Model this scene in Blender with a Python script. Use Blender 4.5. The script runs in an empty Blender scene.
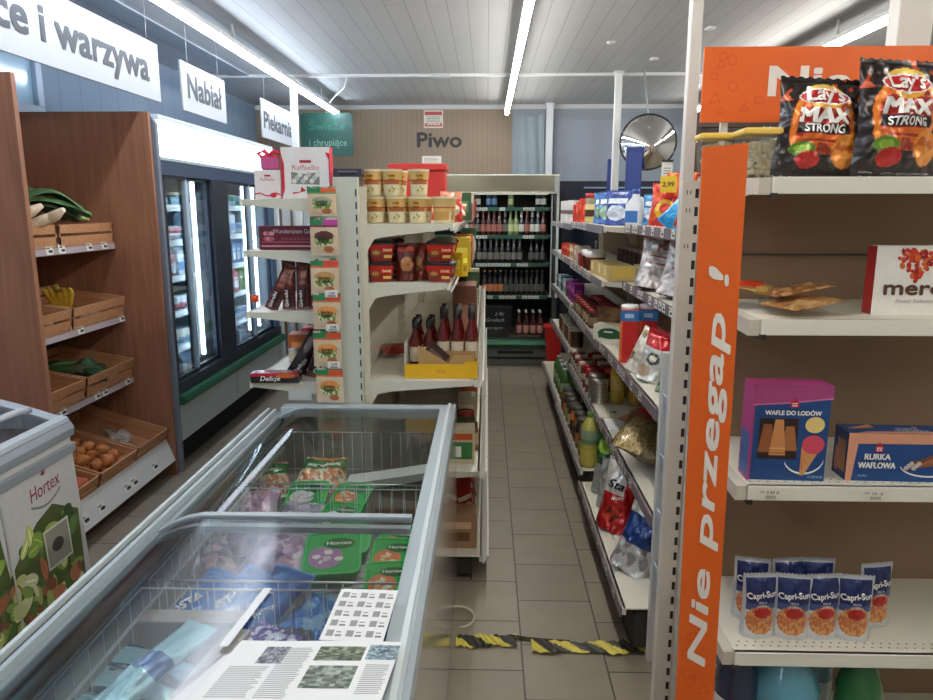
import bpy, math, random
from mathutils import Vector, Matrix, noise
R = math.radians
SC = bpy.context.scene
COL = SC.collection
random.seed(7)

# ---------------------------------------------------------------- camera model (also used to measure where things stand)
F_PX, CAM_H = 715.0, 1.65
TH = math.atan(141/F_PX); S_, C_ = math.sin(TH), math.cos(TH)
PSI = math.atan(20.5*C_/F_PX); SP, CP = math.sin(PSI), math.cos(PSI)
def at(x, y, **k):
    """real-world point seen at photo pixel (x, y) on the plane X=, Y= or Z="""
    dx, dy = x-466.5, y-350
    fw = F_PX*C_-dy*S_; dn = F_PX*S_+dy*C_
    r = (dx*CP-fw*SP, dx*SP+fw*CP, -dn)
    (a, v), = k.items(); i = 'XYZ'.index(a); t = (v-(0, 0, CAM_H)[i])/r[i]
    return Vector((r[0]*t, r[1]*t, CAM_H+r[2]*t))

def lin(c):
    o = []
    for v in c[:3]:
        v = max(0, min(255, v))/255
        o.append(v/12.92 if v <= .04045 else ((v+.055)/1.055)**2.4)
    return (o[0], o[1], o[2], 1)

# ---------------------------------------------------------------- text outlines, triangulated once per string
_tc = {}
def text_tris(s, bold=0.0, shear=0.0, res=3):
    k = (s, bold, shear, res)
    if k in _tc: return _tc[k]
    cu = bpy.data.curves.new('t', 'FONT'); cu.body = s; cu.size = 1; cu.offset = bold; cu.shear = shear
    cu.resolution_u = res; cu.fill_mode = 'FRONT'
    ob = bpy.data.objects.new('t', cu)
    me = bpy.data.meshes.new_from_object(ob)
    vs = [(v.co.x, v.co.y) for v in me.vertices]; fs = [tuple(p.vertices) for p in me.polygons]
    bpy.data.objects.remove(ob); bpy.data.curves.remove(cu); bpy.data.meshes.remove(me)
    if not vs: vs = [(0, 0)]
    x0 = min(v[0] for v in vs); x1 = max(v[0] for v in vs)
    _tc[k] = ([(v[0]-x0, v[1]) for v in vs], fs, x1-x0)
    return _tc[k]

class Face:
    """a flat face to print on: origin, right, up, normal"""
    def __init__(s, o, u, v):
        s.o = Vector(o); s.u = Vector(u).normalized(); s.v = Vector(v).normalized(); s.n = s.u.cross(s.v)
    def __call__(s, x, y, e=0): return s.o+s.u*x+s.v*y+s.n*e

class MB:
    def __init__(s): s.V = []; s.F = []; s.C = []; s.T = None; s.sm = []
    def v(s, p):
        p = Vector(p)
        if s.T is not None: p = s.T @ p
        s.V.append(p); return len(s.V)-1
    def f(s, idx, c, smooth=False): s.F.append(tuple(idx)); s.C.append(c); s.sm.append(smooth)
    def quad(s, pts, c, smooth=False): s.f([s.v(p) for p in pts], c, smooth)
    def box(s, a, b, c, front=None, top=None, side=None):
        x0, x1 = sorted((a[0], b[0])); y0, y1 = sorted((a[1], b[1])); z0, z1 = sorted((a[2], b[2]))
        i = [s.v(p) for p in ((x0,y0,z0),(x1,y0,z0),(x1,y1,z0),(x0,y1,z0),(x0,y0,z1),(x1,y0,z1),(x1,y1,z1),(x0,y1,z1))]
        for q, cc in (((0,3,2,1), c), ((4,5,6,7), top or c), ((0,1,5,4), front or c), ((1,2,6,5), side or c), ((2,3,7,6), c), ((3,0,4,7), side or c)):
            s.f([i[k] for k in q], cc)
    def prism(s, pts, axis, a, b, c):
        """extrude polygon pts (2D) along axis between a and b"""
        def m(p, t):
            return {'x': (t, p[0], p[1]), 'y': (p[0], t, p[1]), 'z': (p[0], p[1], t)}[axis]
        ar = sum(pts[i][0]*pts[(i+1) % len(pts)][1]-pts[(i+1) % len(pts)][0]*pts[i][1] for i in range(len(pts)))
        if (ar < 0) != (axis == 'y'): pts = pts[::-1]
        A = [s.v(m(p, a)) for p in pts]; B = [s.v(m(p, b)) for p in pts]; n = len(pts)
        if a > b: A, B = B, A
        s.f(A[::-1], c); s.f(B, c)
        for i in range(n): s.f((A[i], A[(i+1) % n], B[(i+1) % n], B[i]), c)
    def lathe(s, prof, n=16, cx=0, cy=0, cz=0, smooth=True, art=None):
        """prof: (r, z, colour of the band above)"""
        rings = []
        for r, z, c in prof:
            if r < 1e-6: rings.append([s.v((cx, cy, cz+z))]*n)
            else: rings.append([s.v((cx+r*math.cos(2*math.pi*k/n), cy+r*math.sin(2*math.pi*k/n), cz+z)) for k in range(n)])
        for j in range(len(prof)-1):
            A, B = rings[j], rings[j+1]; c = prof[j][2]
            for k in range(n):
                q = [A[k], A[(k+1) % n], B[(k+1) % n], B[k]]
                q = [x for i, x in enumerate(q) if x not in q[:i]]
                if len(q) > 2:
                    cc = c((k+.5)/n) if callable(c) else c
                    s.f(q, cc, smooth)
    def tube(s, path, r, c, n=8, cap=True):
        P = [Vector(p) for p in path]; rings = []
        for i, p in enumerate(P):
            d = ((P[min(i+1, len(P)-1)]-P[max(i-1, 0)])).normalized()
            up = Vector((0, 0, 1)) if abs(d.z) < .9 else Vector((1, 0, 0))
            a = d.cross(up).normalized(); b = d.cross(a)
            rr = r[i] if isinstance(r, (list, tuple)) else r
            rings.append([s.v(p+(a*math.cos(2*math.pi*k/n)+b*math.sin(2*math.pi*k/n))*rr) for k in range(n)])
        for A, B in zip(rings, rings[1:]):
            for k in range(n): s.f((A[k], B[k], B[(k+1) % n], A[(k+1) % n]), c, True)
        if cap: s.f(rings[0], c); s.f(rings[-1][::-1], c)
    def grid(s, fn, nu, nv, col, flip=False, smooth=True):
        I = [[s.v(fn(i/nu, j/nv)) for i in range(nu+1)] for j in range(nv+1)]
        for j in range(nv):
            for i in range(nu):
                q = (I[j][i], I[j][i+1], I[j+1][i+1], I[j+1][i])
                c = col((i+.5)/nu, (j+.5)/nv) if callable(col) else col
                s.f(q[::-1] if flip else q, c, smooth)
    def ell(s, c, rx, ry, rz, col, n=12, m=8, jit=0, seed=0):
        def fn(u, v):
            a = 2*math.pi*u; b = math.pi*(v-.5)
            d = Vector((math.cos(a)*math.cos(b), math.sin(a)*math.cos(b), math.sin(b)))
            k = 1+(jit*noise.noise(d*1.7+Vector((seed, 0, 0))) if jit else 0)
            return Vector(c)+Vector((d.x*rx, d.y*ry, d.z*rz))*k
        s.grid(fn, n, m, col)
    # ---- printing on a face (flat Face or any callable (x, y, eps) -> point)
    def drect(s, F, x0, y0, x1, y1, c, l=1, n=1):
        e = .0006*l
        for i in range(n):
            a, b = x0+(x1-x0)*i/n, x0+(x1-x0)*(i+1)/n
            s.quad((F(a, y0, e), F(b, y0, e), F(b, y1, e), F(a, y1, e)), c)
    def dpoly(s, F, pts, c, l=1): s.f([s.v(F(x, y, .0006*l)) for x, y in pts], c)
    def dell(s, F, x, y, rx, ry, c, l=1, n=16, rot=0):
        cr, sr = math.cos(rot), math.sin(rot); P = []
        for k in range(n):
            a = 2*math.pi*k/n; p, q = rx*math.cos(a), ry*math.sin(a)
            P.append((x+p*cr-q*sr, y+p*sr+q*cr))
        s.dpoly(F, P, c, l)
    def dtext(s, F, t, x, y, h, c, l=3, w=None, bold=.02, shear=0, align='l', rot=0, res=3):
        """cap height h; optional total width w"""
        vs, fs, tw = text_tris(t, 0, shear, res)
        k = h/.70; kx = w/tw if w else k; W = tw*kx
        ox = {'l': 0, 'c': -W/2, 'r': -W}[align]; cr, sr = math.cos(rot), math.sin(rot); e = .0006*l
        d = bold*k*1.1
        for q_, (dx, dy) in enumerate([(0, 0)] if bold < .015 else [(-d, 0), (d, 0), (0, d), (0, -d)] if bold < .032 else [(-d, -d*.7), (d, -d*.7), (-d, d*.7), (d, d*.7), (0, 0)]):
            I = []
            for a, b in vs:
                p, q = a*kx+ox+dx, b*k+dy
                I.append(s.v(F(x+p*cr-q*sr, y+p*sr+q*cr, e+.00018*q_)))
            for f in fs: s.f([I[i] for i in f], c)
    def build(s, name, mat=None, parent=None, bev=0, seg=2, loc=None, rot=None):
        me = bpy.data.meshes.new(name)
        me.from_pydata([tuple(p) for p in s.V], [], s.F)
        at_ = me.color_attributes.new('Col', 'FLOAT_COLOR', 'CORNER')
        buf = []; cache = {}
        for f, c in zip(s.F, s.C):
            if c not in cache: cache[c] = lin(c)
            buf.extend(cache[c]*len(f))
        at_.data.foreach_set('color', buf)
        me.polygons.foreach_set('use_smooth', s.sm)
        me.materials.append(mat or M['satin'])
        me.update()
        o = bpy.data.objects.new(name, me); COL.objects.link(o)
        if parent: o.parent = parent
        if loc is not None: o.location = loc
        if rot is not None: o.rotation_euler = rot
        if bev:
            b = o.modifiers.new('bevel', 'BEVEL'); b.width = bev; b.segments = seg; b.limit_method = 'ANGLE'; b.angle_limit = R(40)
            b.use_clamp_overlap = True
        return o

def tag(o, label=None, cat=None, group=None, kind=None):
    if label: o['label'] = label
    if cat: o['category'] = cat
    if group: o['group'] = group
    if kind: o['kind'] = kind
    return o
def empty(name, loc=(0, 0, 0), rz=0, label=None, cat=None, group=None):
    o = bpy.data.objects.new(name, None); COL.objects.link(o); o.empty_display_size = .05
    o.location = loc; o.rotation_euler = (0, 0, rz); tag(o, label, cat, group); return o
def struct(o): o['kind'] = 'structure'; return o
def dup(o, loc=None, rot=None, label=None, group=None, scale=None, parent=None):
    c = o.copy(); COL.objects.link(c)
    if parent: c.parent = parent
    if loc is not None: c.location = loc
    if rot is not None: c.rotation_euler = rot if not isinstance(rot, (int, float)) else (0, 0, rot)
    if scale: c.scale = (scale,)*3 if not isinstance(scale, tuple) else scale
    if label: c['label'] = label
    if group: c['group'] = group
    for ch in list(o.children): dup(ch, parent=c)
    return c
ORD = ['first', 'second', 'third', 'fourth', 'fifth', 'sixth', 'seventh', 'eighth', 'ninth', 'tenth', 'eleventh', 'twelfth', 'thirteenth', 'fourteenth', 'fifteenth', 'sixteenth']

# ---------------------------------------------------------------- materials
M = {}
def nodes(name):
    m = bpy.data.materials.new(name); m.use_nodes = True; nt = m.node_tree; b = nt.nodes['Principled BSDF']
    return m, nt, b
def N(nt, t, **k):
    n = nt.nodes.new(t)
    for a, v in k.items(): setattr(n, a, v)
    return n
def paint(name, rough, metal=0, coat=0, spec=.5, bump=0, bscale=60, var=.06):
    m, nt, b = nodes(name)
    a = N(nt, 'ShaderNodeAttribute', attribute_name='Col')
    tc = N(nt, 'ShaderNodeTexCoord'); no = N(nt, 'ShaderNodeTexNoise'); no.inputs['Scale'].default_value = bscale
    nt.links.new(tc.outputs['Object'], no.inputs['Vector'])
    mr = N(nt, 'ShaderNodeMapRange'); mr.inputs['To Min'].default_value = 1-var; mr.inputs['To Max'].default_value = 1+var
    nt.links.new(no.outputs['Fac'], mr.inputs['Value'])
    hv = N(nt, 'ShaderNodeHueSaturation'); nt.links.new(a.outputs['Color'], hv.inputs['Color']); nt.links.new(mr.outputs[0], hv.inputs['Value'])
    nt.links.new(hv.outputs[0], b.inputs['Base Color'])
    b.inputs['Roughness'].default_value = rough; b.inputs['Metallic'].default_value = metal
    b.inputs['Coat Weight'].default_value = coat; b.inputs['Coat Roughness'].default_value = .1
    b.inputs['Specular IOR Level'].default_value = spec
    if bump:
        bp = N(nt, 'ShaderNodeBump'); bp.inputs['Strength'].default_value = bump; bp.inputs['Distance'].default_value = .01
        nt.links.new(no.outputs['Fac'], bp.inputs['Height']); nt.links.new(bp.outputs[0], b.inputs['Normal'])
    M[name] = m; return m
paint('satin', .45); paint('matte', .8); paint('gloss', .15, coat=.5); paint('foil', .3, metal=.25, coat=.4, bump=.25, bscale=45)
paint('metal', .3, metal=.9, var=.03); paint('powder', .4, var=.03); paint('shelf_paint', .4, var=.03); paint('card', .65, var=.08)
paint('bottle', .12, coat=.6, spec=.6, var=.1); paint('veg', .5, bump=.3, bscale=50, var=.25); paint('print', .5, var=.02)

def wood(name, c1, c2, axis='Z', sc=1.0, rough=.45):
    m, nt, b = nodes(name)
    tc = N(nt, 'ShaderNodeTexCoord'); mp = N(nt, 'ShaderNodeMapping')
    s = {'Z': (14, 14, .9), 'Y': (14, .9, 14), 'X': (.9, 14, 14)}[axis]; mp.inputs['Scale'].default_value = tuple(q*sc for q in s)
    nt.links.new(tc.outputs['Object'], mp.inputs['Vector'])
    no = N(nt, 'ShaderNodeTexNoise'); no.inputs['Scale'].default_value = 2.2; no.inputs['Detail'].default_value = 6; no.inputs['Distortion'].default_value = .6
    nt.links.new(mp.outputs[0], no.inputs['Vector'])
    cr = N(nt, 'ShaderNodeValToRGB'); cr.color_ramp.elements[0].position = .3; cr.color_ramp.elements[1].position = .7
    cr.color_ramp.elements[0].color = lin(c1); cr.color_ramp.elements[1].color = lin(c2)
    nt.links.new(no.outputs['Fac'], cr.inputs['Fac']); nt.links.new(cr.outputs[0], b.inputs['Base Color'])
    b.inputs['Roughness'].default_value = rough
    M[name] = m; return m
wood('laminate', (140, 93, 70), (166, 115, 88)); wood('cratewood', (168, 116, 80), (198, 146, 104), 'X', 2, .7)
wood('darkwood', (112, 76, 60), (134, 92, 72))

def floor_mat():
    m, nt, b = nodes('floor_tiles')
    tc = N(nt, 'ShaderNodeTexCoord'); sx = N(nt, 'ShaderNodeSeparateXYZ'); cx = N(nt, 'ShaderNodeCombineXYZ')
    nt.links.new(tc.outputs['Object'], sx.inputs[0])
    ax = N(nt, 'ShaderNodeMath', operation='ADD'); ay = N(nt, 'ShaderNodeMath', operation='ADD')
    nt.links.new(sx.outputs['Y'], ax.inputs[0]); nt.links.new(sx.outputs['X'], ay.inputs[0])
    # joints at X = .141 + .308k ; rows along Y .3175 apart
    ax.inputs[1].default_value = 20*.3175-2.335+.3175*(0); ay.inputs[1].default_value = 20*.308-.141
    nt.links.new(ax.outputs[0], cx.inputs['X']); nt.links.new(ay.outputs[0], cx.inputs['Y'])
    br = N(nt, 'ShaderNodeTexBrick'); br.offset = .5; br.offset_frequency = 2
    for k, v in (('Scale', 1), ('Mortar Size', .0035), ('Mortar Smooth', .2), ('Brick Width', .3175), ('Row Height', .308), ('Bias', 0)): br.inputs[k].default_value = v
    br.inputs['Color1'].default_value = lin((150, 140, 124)); br.inputs['Color2'].default_value = lin((160, 149, 132)); br.inputs['Mortar'].default_value = lin((82, 74, 66))
    nt.links.new(cx.outputs[0], br.inputs['Vector'])
    no = N(nt, 'ShaderNodeTexNoise'); no.inputs['Scale'].default_value = 5; no.inputs['Detail'].default_value = 8
    nt.links.new(tc.outputs['Object'], no.inputs['Vector'])
    mx = N(nt, 'ShaderNodeMix', data_type='RGBA', blend_type='MULTIPLY'); mx.inputs[0].default_value = 1
    cr = N(nt, 'ShaderNodeValToRGB'); cr.color_ramp.elements[0].position = .3; cr.color_ramp.elements[0].color = (.78, .78, .78, 1); cr.color_ramp.elements[1].color = (1, 1, 1, 1)
    nt.links.new(no.outputs['Fac'], cr.inputs[0]); nt.links.new(br.outputs['Color'], mx.inputs[6]); nt.links.new(cr.outputs[0], mx.inputs[7])
    nt.links.new(mx.outputs[2], b.inputs['Base Color']); b.inputs['Roughness'].default_value = .38
    bp = N(nt, 'ShaderNodeBump'); bp.inputs['Strength'].default_value = .5; bp.inputs['Distance'].default_value = .003; bp.invert = True
    nt.links.new(br.outputs['Fac'], bp.inputs['Height']); nt.links.new(bp.outputs[0], b.inputs['Normal'])
    M['floor'] = m
floor_mat()
def plank_mat(name, base, joint, pitch, axis='X', rough=.5, jw=.05, var=.05):
    m, nt, b = nodes(name)
    tc = N(nt, 'ShaderNodeTexCoord'); sx = N(nt, 'ShaderNodeSeparateXYZ'); nt.links.new(tc.outputs['Object'], sx.inputs[0])
    d = N(nt, 'ShaderNodeMath', operation='DIVIDE'); d.inputs[1].default_value = pitch; nt.links.new(sx.outputs[axis], d.inputs[0])
    fr = N(nt, 'ShaderNodeMath', operation='FRACT'); nt.links.new(d.outputs[0], fr.inputs[0])
    lt = N(nt, 'ShaderNodeMath', operation='LESS_THAN'); lt.inputs[1].default_value = jw; nt.links.new(fr.outputs[0], lt.inputs[0])
    no = N(nt, 'ShaderNodeTexNoise'); no.inputs['Scale'].default_value = 1.6; no.inputs['Detail'].default_value = 5; nt.links.new(tc.outputs['Object'], no.inputs['Vector'])
    mr = N(nt, 'ShaderNodeMapRange'); mr.inputs['To Min'].default_value = 1-var*2; mr.inputs['To Max'].default_value = 1+var; nt.links.new(no.outputs['Fac'], mr.inputs[0])
    mx = N(nt, 'ShaderNodeMix', data_type='RGBA'); mx.inputs[6].default_value = lin(base); mx.inputs[7].default_value = lin(joint)
    nt.links.new(lt.outputs[0], mx.inputs[0])
    hv = N(nt, 'ShaderNodeHueSaturation'); nt.links.new(mx.outputs[2], hv.inputs['Color']); nt.links.new(mr.outputs[0], hv.inputs['Value'])
    nt.links.new(hv.outputs[0], b.inputs['Base Color']); b.inputs['Roughness'].default_value = rough
    bp = N(nt, 'ShaderNodeBump'); bp.inputs['Strength'].default_value = .4; bp.inputs['Distance'].default_value = .004; bp.invert = True
    nt.links.new(lt.outputs[0], bp.inputs['Height']); nt.links.new(bp.outputs[0], b.inputs['Normal'])
    M[name] = m; return m
plank_mat('ceiling', (180, 183, 186), (140, 144, 150), .125, 'X', .45, .045)
plank_mat('wall_panel', (158, 140, 122), (130, 114, 98), .06, 'X', .6, .06)
plank_mat('wall_grey', (150, 160, 172), (140, 150, 162), .5, 'X', .8, .01)
plank_mat('wall_left', (118, 134, 152), (96, 110, 130), .25, 'Y', .7, .03)
plank_mat('wall_plain', (190, 190, 186), (180, 180, 176), .6, 'Y', .8, .01)
plank_mat('louvre', (112, 84, 74), (52, 38, 34), .06, 'Z', .6, .25)
plank_mat('backpanel', (150, 122, 94), (124, 98, 74), 5, 'Z', .6, .001)

def emis(name, c, s):
    m, nt, b = nodes(name); b.inputs['Base Color'].default_value = lin(c); b.inputs['Emission Color'].default_value = lin(c); b.inputs['Emission Strength'].default_value = s
    M[name] = m
emis('tube', (255, 250, 240), 40); emis('tube_cool', (228, 240, 255), 36); emis('canopy_light', (226, 240, 255), 3.2); emis('led', (205, 232, 255), 15); emis('beer_light', (226, 226, 205), .8)

def glass(name, tint=(1, 1, 1), base=.04, rough=.02, k=1.0):
    m, nt, b = nodes(name); nt.nodes.remove(b); out = nt.nodes['Material Output']
    tr = N(nt, 'ShaderNodeBsdfTransparent'); tr.inputs[0].default_value = (*tint, 1)
    gl = N(nt, 'ShaderNodeBsdfGlossy'); gl.inputs['Roughness'].default_value = rough
    fr = N(nt, 'ShaderNodeFresnel'); fr.inputs['IOR'].default_value = 1.5
    no = N(nt, 'ShaderNodeTexNoise'); no.inputs['Scale'].default_value = 3
    ad = N(nt, 'ShaderNodeMath', operation='MULTIPLY_ADD'); ad.inputs[1].default_value = k; ad.inputs[2].default_value = base
    ad.use_clamp = True
    nt.links.new(fr.outputs[0], ad.inputs[0]); mx = N(nt, 'ShaderNodeMixShader')
    mr = N(nt, 'ShaderNodeMapRange'); mr.inputs['To Min'].default_value = rough*.6; mr.inputs['To Max'].default_value = rough*1.5
    nt.links.new(no.outputs[0], mr.inputs[0]); nt.links.new(mr.outputs[0], gl.inputs['Roughness'])
    nt.links.new(ad.outputs[0], mx.inputs[0]); nt.links.new(tr.outputs[0], mx.inputs[1]); nt.links.new(gl.outputs[0], mx.inputs[2])
    nt.links.new(mx.outputs[0], out.inputs['Surface'])
    M[name] = m
glass('glass', (.96, .98, .98), .0, .02, .7); glass('lid_glass', (.93, .97, .97), .02, .035, .95); glass('lid_glass_worn', (.93, .97, .97), .03, .16, .95); glass('clear', (.95, .96, .93), .08, .08); glass('oil', (.93, .86, .42), .08, .05); glass('greenpet', (.35, .62, .35), .06, .05)
glass('bluepet', (.45, .70, .80), .06, .05)
def hazy(name, c, a, rough=.3):
    """plastic film: partly see-through"""
    m, nt, b = nodes(name); b.inputs['Base Color'].default_value = lin(c); b.inputs['Roughness'].default_value = rough; b.inputs['Alpha'].default_value = a
    b.inputs['Coat Weight'].default_value = .6
    no = N(nt, 'ShaderNodeTexNoise'); no.inputs['Scale'].default_value = 18; bp = N(nt, 'ShaderNodeBump'); bp.inputs['Strength'].default_value = .5
    nt.links.new(no.outputs[0], bp.inputs['Height']); nt.links.new(bp.outputs[0], b.inputs['Normal'])
    M[name] = m
hazy('film', (225, 225, 222), .35)
def mirror_mat():
    m, nt, b = nodes('mirror'); b.inputs['Base Color'].default_value = (.82, .82, .8, 1); b.inputs['Metallic'].default_value = 1; b.inputs['Roughness'].default_value = .04; M['mirror'] = m
    no = N(nt, 'ShaderNodeTexNoise'); no.inputs['Scale'].default_value = 6; bp = N(nt, 'ShaderNodeBump'); bp.inputs['Strength'].default_value = .03
    nt.links.new(no.outputs[0], bp.inputs['Height']); nt.links.new(bp.outputs[0], b.inputs['Normal'])
mirror_mat()
CREAM = (226, 222, 206); WHITE = (232, 232, 228); BLACK = (22, 22, 24)
# ================================================================ THE ROOM
XL, XR, YB, YF, ZC = -2.75, 4.3, 8.8, -2.2, 2.85
def slab(name, a, b, mat, c=WHITE):
    m = MB(); m.box(a, b, c); return struct(m.build(name, M[mat]))
slab('floor', (XL-.1, YF-.1, -.1), (XR+.1, YB+.1, 0), 'floor')
slab('ceiling', (XL-.1, YF-.1, ZC), (XR+.1, YB+.1, ZC+.1), 'ceiling')
slab('wall_left', (XL-.1, YF, 0), (XL, YB, ZC), 'wall_left')
slab('wall_right', (XR, YF, 0), (XR+.1, YB, ZC), 'wall_plain')
slab('wall_front', (XL-.1, YF-.1, 0), (XR+.1, YF, ZC), 'wall_plain')
slab('wall_back', (.29, YB, 0), (XR+.1, YB+.1, ZC), 'wall_grey')
slab('wall_back_panelled', (XL-.1, YB, 0), (.29, YB+.1, ZC), 'wall_panel')
m = MB()
m.box((XL, YB-.03, ZC-.05), (XR, YB, ZC), (205, 208, 210)); struct(m.build('trim_1', M['satin'], bev=.004))
m = MB(); m.box((XL, 6.80, ZC-.025), (XR, 6.84, ZC), (222, 224, 226)); m.box((-.5, 6.78, ZC-.035), (-.34, 6.86, ZC), (196, 200, 202)); struct(m.build('trim_2', M['satin'], bev=.004))
m = MB(); m.box((-2.35, YF, ZC-.012), (-2.17, 6.8, ZC), (150, 160, 172)); struct(m.build('trim_3', M['satin']))
m = MB(); m.box((XL, 8.72, 2.02), (.75, 8.76, 2.045), (214, 214, 208)); struct(m.build('trim_4', M['satin']))
# window high on the left wall, behind the rack
w = MB()
for z0, z1 in ((2.2, 2.26), (2.6, 2.66)): w.box((XL, 3.2, z0), (XL+.05, 4.5, z1), (170, 186, 204))
for y in (3.2, 3.85, 4.44): w.box((XL, y, 2.26), (XL+.05, y+.06, 2.6), (170, 186, 204))
wf = struct(w.build('window_1', M['satin'], bev=.005))
w = MB(); w.box((XL+.01, 3.26, 2.26), (XL+.02, 4.44, 2.6), (142, 176, 196)); w.build('pane', M['gloss'], wf)
# roller shutter at the far right of the back wall
m = MB()
for i in range(34):
    z = .12+i*.072; m.prism([(YB-.01, z), (YB-.05, z+.012), (YB-.05, z+.05), (YB-.01, z+.066)], 'x', 2.5, 4.25, (104, 78, 68))
t = m.build('roller_shutter', M['matte']); tag(t, 'brown slatted roller shutter on the back wall behind the orange sign', 'shutter')
fr = MB(); fr.box((2.42, YB-.08, 0), (2.5, YB-.001, 2.66), (80, 66, 62)); fr.box((2.42, YB-.1, 2.58), (4.28, YB-.001, 2.74), (96, 78, 70)); fr.build('guide_frame', M['satin'], t, bev=.004)
# posts
def post(x0, x1, y0, y1, z0, z1, label, c=(226, 230, 232)):
    m = MB(); m.box((x0, y0, z0), (x1, y1, z1), c); m.box((x0-.015, y0-.015, z1-.02), (x1+.015, y1+.015, z1), (205, 208, 210))
    return tag(m.build('ceiling_post', M['powder'], bev=.004), label, 'post')
post(.683, .762, 8.66, 8.74, 0, ZC, 'white square post against the grey part of the back wall', (214, 220, 226))
post(1.135, 1.195, 6.72, 6.78, 0, ZC-.0, 'slim white post rising to the ceiling in front of the round mirror')
post(.659, .697, 2.50, 2.54, 1.62, ZC, 'slim white post rising to the ceiling at the near end of the aisle shelves', (214, 210, 204))
post(1.31, 1.42, 2.48, 2.55, 0, ZC, 'broad pale post behind the orange overhead sign at the right', (214, 212, 206))
post(-1.86, -1.80, 7.0, 7.06, 0, ZC, 'slim white post rising through the bakery sign on the left', (236, 240, 242))
# grey cloth hung on the back wall
m = MB()
m.grid(lambda u, v: (.30+u*.37, YB-.02-.012*math.sin(u*19+v*2), 2.02+v*.73-.03*math.sin(u*3.1)*v), 24, 10, (150, 164, 174))
tag(m.build('wall_cloth', M['matte']), 'pale blue-grey sheet hanging on the back wall right of the beer sign', 'cloth')
m = MB()
m.grid(lambda u, v: (.78+u*.9, YB-.02-.015*math.sin(u*15+v*1.5), 1.3+v*1.42-.05*math.sin(u*3.14)*v), 30, 10, (150, 160, 176))
tag(m.build('wall_cloth', M['matte']), 'darker grey-blue sheet hanging on the back wall left of the round mirror', 'cloth')

# ================================================================ TUBE LIGHTS
for (x, lab) in ((-1.69, 'long glowing tube light over the left aisle and signs'), (.216, 'long glowing tube light over the middle aisle'), (2.26, 'long glowing tube light over the right side, behind the orange sign')):
    t = empty('tube_light', (x, 0, 2.70), 0, lab, 'ceiling light', 'tube lights in parallel rows')
    m = MB(); m.tube([(0, -1.6, 0), (0, 8.36, 0)], .022, (255, 255, 255), 12); m.build('diffuser', M['tube_cool' if x < -1 else 'tube'], t)
    m = MB(); m.box((-.026, -1.62, .018), (.026, 8.38, .045), (235, 238, 240))
    m.build('housing', M['powder'], t)
    for y in (-.6, 2.2, 5.0, 7.6):
        m = MB(); m.box((-.006, y-.006, .045), (.006, y+.006, ZC-2.70), (210, 210, 210)); m.build('hanger', M['powder'], t)
m = MB(); m.tube([(-1.69, 7.9, 2.74), (-1.55, 7.6, 2.78), (-1.34, 7.0, 2.76), (-1.28, 6.84, 2.84)], .008, (225, 228, 230), 6)
tag(m.build('light_cable', M['satin']), 'white cable looping from the ceiling duct down to the left tube light', 'cable')
m = MB()
for (x, y) in ((.9, 5.6), (1.35, 6.2), (1.5, 5.2)):
    m.ell((x, y, ZC-.001), .035, .05, .012, (228, 230, 230), 10, 6, .5, x)
m.build('ceiling_scuff', M['satin']); bpy.data.objects['ceiling_scuff']['kind'] = 'stuff'

# ================================================================ HANGING SIGNS
GREY = (62, 66, 74)
def side_sign(y0, y1, z0, z1, text, th, tw, y_t, label, name='hanging_sign', zt=None):
    r = empty(name, (-1.95, y0, z0), 0, label, 'sign', 'white department signs on the left')
    m = MB(); m.box((-.012, 0, 0), (0, y1-y0, z1-z0), (184, 188, 194)); m.build('board', M['print'], r, bev=.001)
    m = MB(); Fc = Face((0, 0, 0), (0, 1, 0), (0, 0, 1)); Fc.n = Vector((1, 0, 0))
    m.dtext(Fc, text, y_t-y0, zt if zt is not None else (z1-z0)/2-th*.45, th, GREY, 2, w=tw, bold=.032); m.build('lettering', M['print'], r)
    m = MB()
    for y in (.12, y1-y0-.12): m.tube([(-.006, y, z1-z0), (-.006, y, ZC-z0)], .002, (190, 190, 190), 5)
    m.build('hanger', M['powder'], r)
side_sign(2.30, 4.43, 2.275, 2.60, 'Owoce i warzywa', .155, 1.86, 2.43, 'long white sign reading Owoce i warzywa over the vegetable rack', zt=.10)
side_sign(4.75, 5.53, 2.275, 2.58, 'Nabiał', .15, .60, 4.84, 'white sign reading Nabiał over the sliding-door cooler', zt=.09)
side_sign(6.40, 7.66, 2.265, 2.59, 'Piekarnia', .14, .92, 6.46, 'white sign reading Piekarnia, half hidden behind the slim post', zt=.085)
# green bakery sign at the back
r = empty('green_sign', (-2.08, 8.2, 2.22), 0, 'dark green sign reading i chrupiące high at the back left', 'sign')
m = MB(); P = []
for cx_, cz_, a0 in ((.55, .05, -90), (.55, .43, 0), (.05, .43, 90), (.05, .05, 180)):
    for k in range(5): a = R(a0+k*22.5); P.append((cx_+.04*math.cos(a), cz_+.04*math.sin(a)))
m.prism(P, 'y', 0, .02, (34, 80, 70)); m.build('board', M['satin'], r)
m = MB(); Fc = Face((0, 0, 0), (1, 0, 0), (0, 0, 1)); m.dtext(Fc, 'i chrupiące', .10, .12, .075, (130, 178, 160), 2, w=.42, bold=.01); m.dtext(Fc, 'Świeże', .10, .29, .085, (52, 112, 94), 2, w=.4, bold=.02)
m.build('lettering', M['print'], r)
m = MB(); m.tube([(.3, .01, .47), (.3, .01, ZC-2.22)], .003, (190, 190, 190), 5); m.build('hanger', M['powder'], r)
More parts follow.
